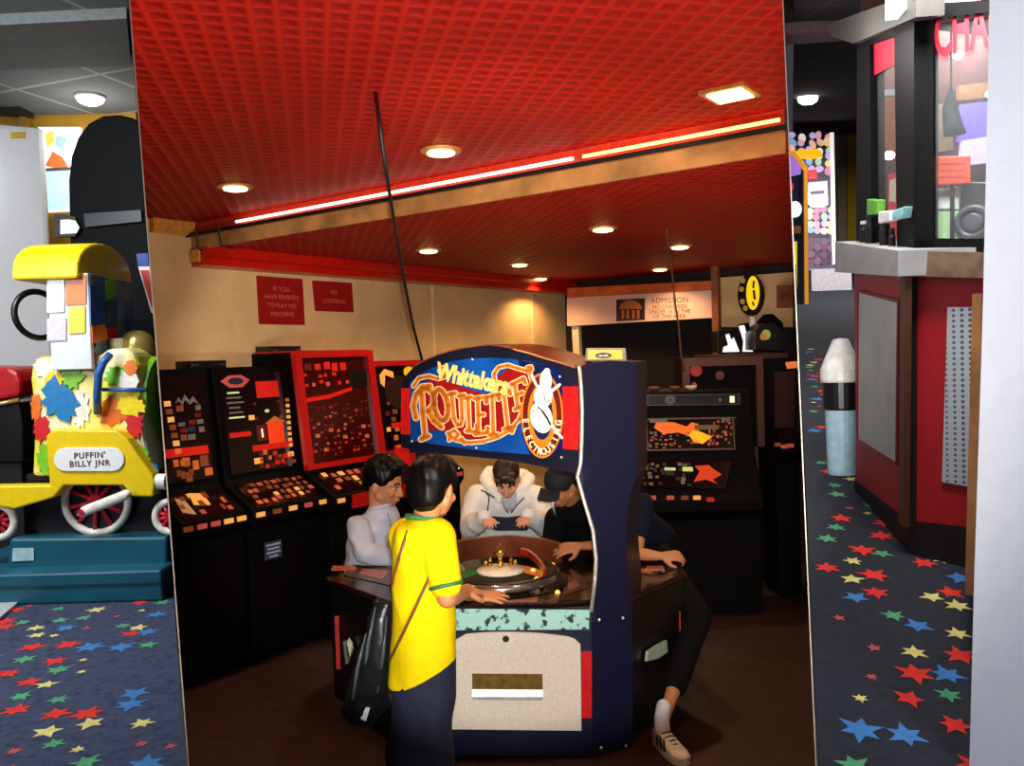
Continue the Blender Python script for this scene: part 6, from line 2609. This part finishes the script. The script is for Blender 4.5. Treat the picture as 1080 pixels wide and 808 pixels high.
# window frames
M_frm = mat('booth_frame_black', '08090a', .6, spec=.12)
for nm_, fn, q, n_ in (('window_post', b1, [(903, 256), (919, 256), (917, 38), (904, 38)], nAB),
                       ('window_post', b1, [(946, 262), (964, 262), (964, 22), (943, 24)], nAB),
                       ('sill_rail', b2, [(964, 264), (1048, 266), (1048, 252), (964, 251)], nBD),
                       ('window_post', b2, [(964, 264), (984, 264), (984, 20), (964, 22)], nBD),
                       ('head_rail', b2, [(964, 22), (1048, 12), (1048, 0), (964, 4)], nBD),
                       ('head_rail', b1, [(904, 52), (964, 30), (964, 6), (904, 30)], nAB)):
    m_ = MB()
    m_.prism([fn(x, y, -.03) for x, y in q], -n_ * .05)
    m_.build(nm_, M_frm, bt)
m_ = MB()
m_.prism([b1(x, y, .0) for x, y in ((900, 46), (966, 18), (966, -8), (872, 26), (876, 38))], -nAB * .08)
m_.build('fascia', mat('booth_fascia', '3c3a36', .6), bt)
mg_ = mat('booth_glass', 'c8d4d8', .03, 0, alpha=.06)
for nm_, fn, q, n_ in (('window_glass', b1, [(919, 256), (946, 262), (943, 38), (917, 48)], nAB), ('window_glass', b2, [(984, 252), (1048, 254), (1048, 12), (984, 20)], nBD)):
    m_ = MB()
    m_.prism([fn(x, y, -.055) for x, y in q], -n_ * .004)
    m_.build(nm_, mg_, bt)
# red lettering and red banner inside the panes
m_ = MB()
org = b2(985, 40, -.045)
put_text(m_, 'CHANGE', org, (uBD if uBD.x > 0 else -uBD) * .36, V((0, 0, 1)), 44 * 2.66 / FPX * 1.5, align='LEFT', offset=.006)
m_.build('change_lettering', mat('letter_red', 'c01830', .4), bt)
m_ = MB()
m_.prism([b1(x, y, -.045) for x, y in ((921, 80), (944, 68), (944, 36), (921, 47))], -nAB * .003)
m_.build('red_banner', mat('banner_red', '98142c', .5), bt)
# booth interior back walls so the panes look into a room
inn = lambda x, y, Y: at(x, y, Y)
bi = [(at(912, 262, 4.3), at(1062, 262, 4.3), at(1062, -30, 4.3), at(912, -30, 4.3))]
m_ = MB()
m_.prism(bi[0], (0, .05, 0))
bw__ = m_.build('back_wall', mat('booth_back', '5a3430', .7, noise=.3, scale=4), bt)
for pts_, c, nm_ in (([(918, 168), (944, 166), (944, 104), (918, 106)], mat('brown_board_inside', '8a4a24', .6), 'brown_board'), ([(918, 104), (946, 102), (946, 96), (918, 97)], mat('shelf_pale', '8a8a90', .5), 'wall_shelf'),
                     ([(1008, 108), (1048, 104), (1048, 88), (1008, 92)], mat('tan_shelf', 'b08058', .5), 'wall_shelf'),
                     ([(1008, 150), (1046, 146), (1046, 108), (1010, 112)], glow('violet_glow', '8470dc', .6), 'violet_display'), ([(1010, 176), (1046, 172), (1046, 144), (1012, 150)], glow('pale_violet', 'd8ccf0', .7), 'violet_display'),
                     ([(985, 162), (1002, 160), (1002, 110), (985, 112)], mat('tan_cloth', 'a08468', .7), 'hanging_cloth')):
    m_ = MB()
    m_.prism([inn(x, y, 4.28) for x, y in pts_], (0, -.03, 0))
    m_.build(nm_, c, bw__)
for (x, y, w_) in ((922, 89, 5), (965, 85, 3), (1010, 58, 6), (1043, 99, 4), (938, 164, 6)):
    m_ = MB()
    m_.ell(inn(x, y, 4.1), (w_ * .0044, .02, w_ * .0036), nu=12, nv=8)
    m_.build('spot_lamp', glow('spot_warm', 'fff0c0', 4), bw__, smooth=True)
for x, y, c in ((924, 100, 'blue'), (953, 99, 'blue')):
    m_ = MB()
    m_.prism([inn(x - 5, y + 5, 4.22), inn(x + 4, y + 4, 4.22), inn(x + 7, y - 4, 4.22), inn(x - 5, y - 3, 4.22)], (0, .02, 0))
    m_.build('cyan_banner', glow('cyan_banner', '30b8e0', .7), bw__)

# ---------------------------------------------------------------- things in the booth window
z_of = lambda p: p.z


def on_counter(name, label, cat, px, py, w_, parts, fn=b2, off=-.14, group=None):
    p = fn(px, py, off)
    return thing(name, label, cat, p, group=group), p


F2 = lambda x, y, o: b2(x, y, o)
og = thing('orange_notice', 'bright orange notice card standing inside the booth window', 'notice', F2(1003, 194, -.12))
m_ = MB()
m_.prism([F2(x, y, -.12) for x, y in ((985, 195), (1023, 193), (1023, 164), (985, 165))], -nBD * .01)
oc = m_.build('card', glow('notice_orange', 'e83c08', .3), og, bevel=.004)
for k in range(3):
    m_ = MB()
    m_.prism([F2(x, y, -.118) for x, y in ((991, 173 + 7 * k), (1017, 172.5 + 7 * k), (1017, 171 + 7 * k), (991, 171.5 + 7 * k))], nBD * .001)
    m_.build('printed_line', mat('notice_dark', 'b03410', .5), oc)
m_ = MB()
m_.prism([F2(x, y, -.135) for x, y in ((1002, 262), (1006, 262), (1006, 190), (1002, 190))], -nBD * .006)
m_.build('prop', M_frm, og)
gs = thing('ticket_dispenser', 'pale green dispenser with a white crinkled top behind the booth glass', 'dispenser', F2(998, 258, -.16))
m_ = MB()
m_.prism([F2(x, y, -.16) for x, y in ((986, 265), (1011, 265), (1011, 222), (986, 222))], -nBD * .1)
m_.build('green_body', mat('pale_green', 'a8d898', .5), gs, bevel=.004)
m_ = MB()
m_.prism([F2(x, y, -.155) for x, y in ((986, 221.5), (1011, 221.5), (1011, 198), (1005, 196), (995, 200), (986, 197))], -nBD * .1)
m_.build('white_top', mat('crinkled_white', 'dce4dc', .4, noise=.2, scale=40, bump=.6), gs, bevel=.006)
sp = thing('speaker_box', 'black loudspeaker box beside the pale green dispenser in the booth', 'speaker', F2(1028, 258, -.16))
m_ = MB()
m_.prism([F2(x, y, -.16) for x, y in ((1013, 265), (1050, 265), (1050, 192), (1014, 192))], -nBD * .1)
m_.build('box', mat('speaker_black', '1c1c20', .4), sp, bevel=.004)
m_ = MB()
c = F2(1026, 234, -.155)
m_.torus(c, nBD, .045, .010, 24, 8)
m_.cyl(c - nBD * .004, c + nBD * .002, .04, .02, 20)
m_.build('cone', mat('cone_grey', '4a4a52', .3), sp, smooth=True)
bgg = thing('dark_cloth', 'dark pointed cloth bag hanging inside the booth window', 'bag', F2(1006, 142, -.2))
m_ = MB()
m_.loft([(F2(1003, 96, -.2), uBD * .01, nBD * .01), (F2(1002, 112, -.2), uBD * .022, nBD * .02), (F2(1004, 128, -.2), uBD * .028, nBD * .025), (F2(1007, 142, -.2), uBD * .034, nBD * .025)], 14)
m_.build('cloth', mat('dark_cloth', '18181e', .8), bgg, smooth=True)
m_ = MB()
m_.tube([F2(1003, 96, -.2), F2(1003, 30, -.2)], .003, 6)
m_.build('cord', M_black, bgg)
F1 = lambda x, y, o: b1(x, y, o)
rd = thing('red_frame_card', 'cream price card in a red frame seen through the booth side window', 'card', F1(938, 214, -.16))
m_ = MB()
m_.prism([F1(x, y, -.16) for x, y in ((936, 262), (947, 262), (946, 182), (937, 184))], -nAB * .01)
rc_ = m_.build('red_frame', glow('card_red', 'd01c24', .4), rd)
m_ = MB()
m_.prism([F1(x, y, -.155) for x, y in ((938.5, 212), (944.5, 213), (944.5, 188), (939, 190))], nAB * .002)
m_.build('cream_face', glow('card_cream', 'd8ccae', .4), rc_)
# cups and bottles on the grey counter
cup_lab = ['black mug at the left of the counter clutter', 'black bottle beside the green label on the counter', 'small black jar under the white paper on the counter', 'narrow black pot nearest the booth post on the counter']
for k, (px, w_, h_, Mx) in enumerate(((911, 4, 22, 'k'), (919, 6, 30, 'k'), (934, 6, 26, 'k'), (941, 3.5, 18, 'k'))):
    yb_ = 255 + (px - 880.5) / 66.5 * 9.3
    p = b1(px, yb_, -.02 + ov1 - .05)
    kk = p.y / FPX
    t = thing('counter_jar', cup_lab[k], 'jar', p, group='jars on the booth counter')
    m_ = MB()
    m_.lathe([(w_ * kk, 0), (w_ * kk * 1.02, h_ * kk * .7), (w_ * kk * .75, h_ * kk * .85), (w_ * kk * .75, h_ * kk)], p + ZV * .001, n=18)
    m_.build('jar_body', M_black, t, smooth=False)
    m_ = MB()
    m_.lathe([(w_ * kk * .8, h_ * kk), (w_ * kk * .8, h_ * kk + .012), (0, h_ * kk + .014)], p + ZV * .001, n=18)
    m_.build('lid', mat('lid_pale', 'c8d0d0', .4) if k in (0, 2) else mat('lid_dark', '2a2a2c', .4), t)
for k, (q, c, nm_, lab) in enumerate((([(914, 227), (924, 226), (925, 211), (914, 210)], mat('label_green', '68b03c', .5), 'green_packet', 'small lime green packet leaning on the booth side window'),
                                     ([(926, 236), (938, 233), (938, 222), (926, 223)], M_white, 'white_paper', 'crumpled white paper on the counter jars'),
                                     ([(940, 232), (951, 230), (953, 218), (941, 222)], mat('paper_aqua', '98dce0', .5), 'aqua_packet', 'pale aqua packet next to the crumpled white paper'))):
    o_ = MB()
    o_.prism([b1(x, y, -.0) for x, y in q], -nAB * .03)
    tag(o_.build(nm_, c, bevel=.004), lab, 'packet')
# white lit fitting above the booth
lf = thing('strip_light', 'white fluorescent strip light fitting above the change booth', 'light fitting', at(972, 4, 2.6))
m_ = MB()
m_.prism([at(x, y, 2.62) for x, y in ((946, 11), (1012, 3), (1040, -4), (1040, -24), (946, -16))], (0, .08, 0))
m_.build('diffuser', glow('strip_diffuser', 'f4fff0', 1.1), lf)
m_ = MB()
m_.prism([at(x, y, 2.64) for x, y in ((944, -16), (1042, -24), (1042, -32), (944, -24))], (0, .1, 0))
m_.build('housing', M_white, lf)

# timber edge of the open half-door and the white wall end at the right
dd = 2.05
p0, p1 = at(1026, 310, dd), at(1019, 627, dd)
wd = thing('half_door', 'timber-edged half door standing open in front of the change booth', 'door', V((p1.x, dd, p1.z)))
m_ = MB()
w_ = .021
m_.prism([at(1017.5, 627, dd), at(1027, 629, dd), at(1036, 309, dd), at(1025.5, 310, dd)], (.35 * .56, .35, 0))
m_.build('timber_edge', mat('door_timber', 'b8804c', .5, noise=.25, scale=14), wd)
m_ = MB()
m_.prism([at(1027, 629, dd + .01), at(1060, 634, dd + .01), at(1066, 309, dd + .01), at(1036, 309, dd + .01)], (.3 * .56, .3, 0))
m_.build('door_leaf', mat('door_leaf_red', '8a1420', .5), wd)
zl = ramp_z((0, dd + .2))
m_ = MB()
m_.prism([V((p1.x + .14, dd + .15, zl)), V((p1.x + .17, dd + .15, zl)), V((p1.x + .17, dd + .15, p1.z + .05)), V((p1.x + .14, dd + .15, p1.z + .05))], (0, .03, 0))
m_.build('door_post', mat('door_timber', 'b8804c'), wd)
dW = 1.62
m_ = MB()
edge = [(1045, -60), (1040.5, 150), (1037, 310), (1032, 470), (1027, 627), (1021, 860)]
P_ = [at(x, y, dW) for x, y in edge]
P_ += [at(1300, 860, dW), at(1300, -60, dW)]
m_.prism(P_, (.05, .06, 0))
struct(m_.build('wall_right_end', mat('white_wall_end', 'dcdfea', .8, noise=.02)))
# ================================================================== lights
w = bpy.data.worlds.new('world')
SC.world = w
w.use_nodes = True
w.node_tree.nodes['Background'].inputs[0].default_value = (0.8, 0.85, 1, 1)
w.node_tree.nodes['Background'].inputs[1].default_value = 0.05
lamp('flash', 'SPOT', (0.02, 0.02, 1.80), 500, (1, .97, .92), 0.03, (-0.0, 4, 1.50), 46, 0.25)
lamp('ceiling_fill', 'SPOT', (0.0, 1.25, 0.75), 175, (1, .9, .8), 0.2, (0, 2.6, 2.44), 110, 0.5)  # added unseen spot that brightens the red ceiling from below
for i, p in enumerate(DLP):
    lamp('downlight_lamp', 'SPOT', p - ZV * 0.04, 36, (1, .62, .28), 0.05, p - ZV * 2, 140, 0.6)
# left bay
lamp('bay_lamp', 'AREA', (-2.3, 2.6, 3.2), 62, (.95, .98, 1), .8, (-2.3, 3.6, .7))
lamp('bay_lamp', 'AREA', (-3.2, 1.4, 2.4), 30, (.95, .98, 1), .8, (-2.0, 4, 1.3))
lamp('dome_lamp', 'POINT', onz(95, 101, LCZ) - ZV * .3, 5, (1, .98, .94), .06)
# right wing
lamp('booth_fill', 'AREA', (1.15, 2.2, 2.95), 26, (1, .97, .95), .35, (1.5, 3.0, 1.4))  # fill light added for the booth's dark left face
lamp('hall_lamp', 'AREA', (2.2, 4.5, 3.3), 40, (1, .95, .95), .8, (1.9, 4.8, 1.3))
lamp('hall_lamp', 'AREA', (4.4, 9.5, 4.1), 90, (1, .95, .95), 1.0, (4.2, 9.8, 2))
lamp('aisle_fill', 'POINT', (1.02, 3.05, 2.75), 11, (1, .97, .95), .08)  # invisible point light added to brighten the booth's side
lamp('booth_inside_lamp', 'POINT', (1.75, 3.3, 2.65), 7, (1, .9, .85), .15)
lamp('wall_lamp', 'AREA', (1.1, .3, 2.2), 17, (.95, .97, 1), .5, (.85, 1.25, 1.6))
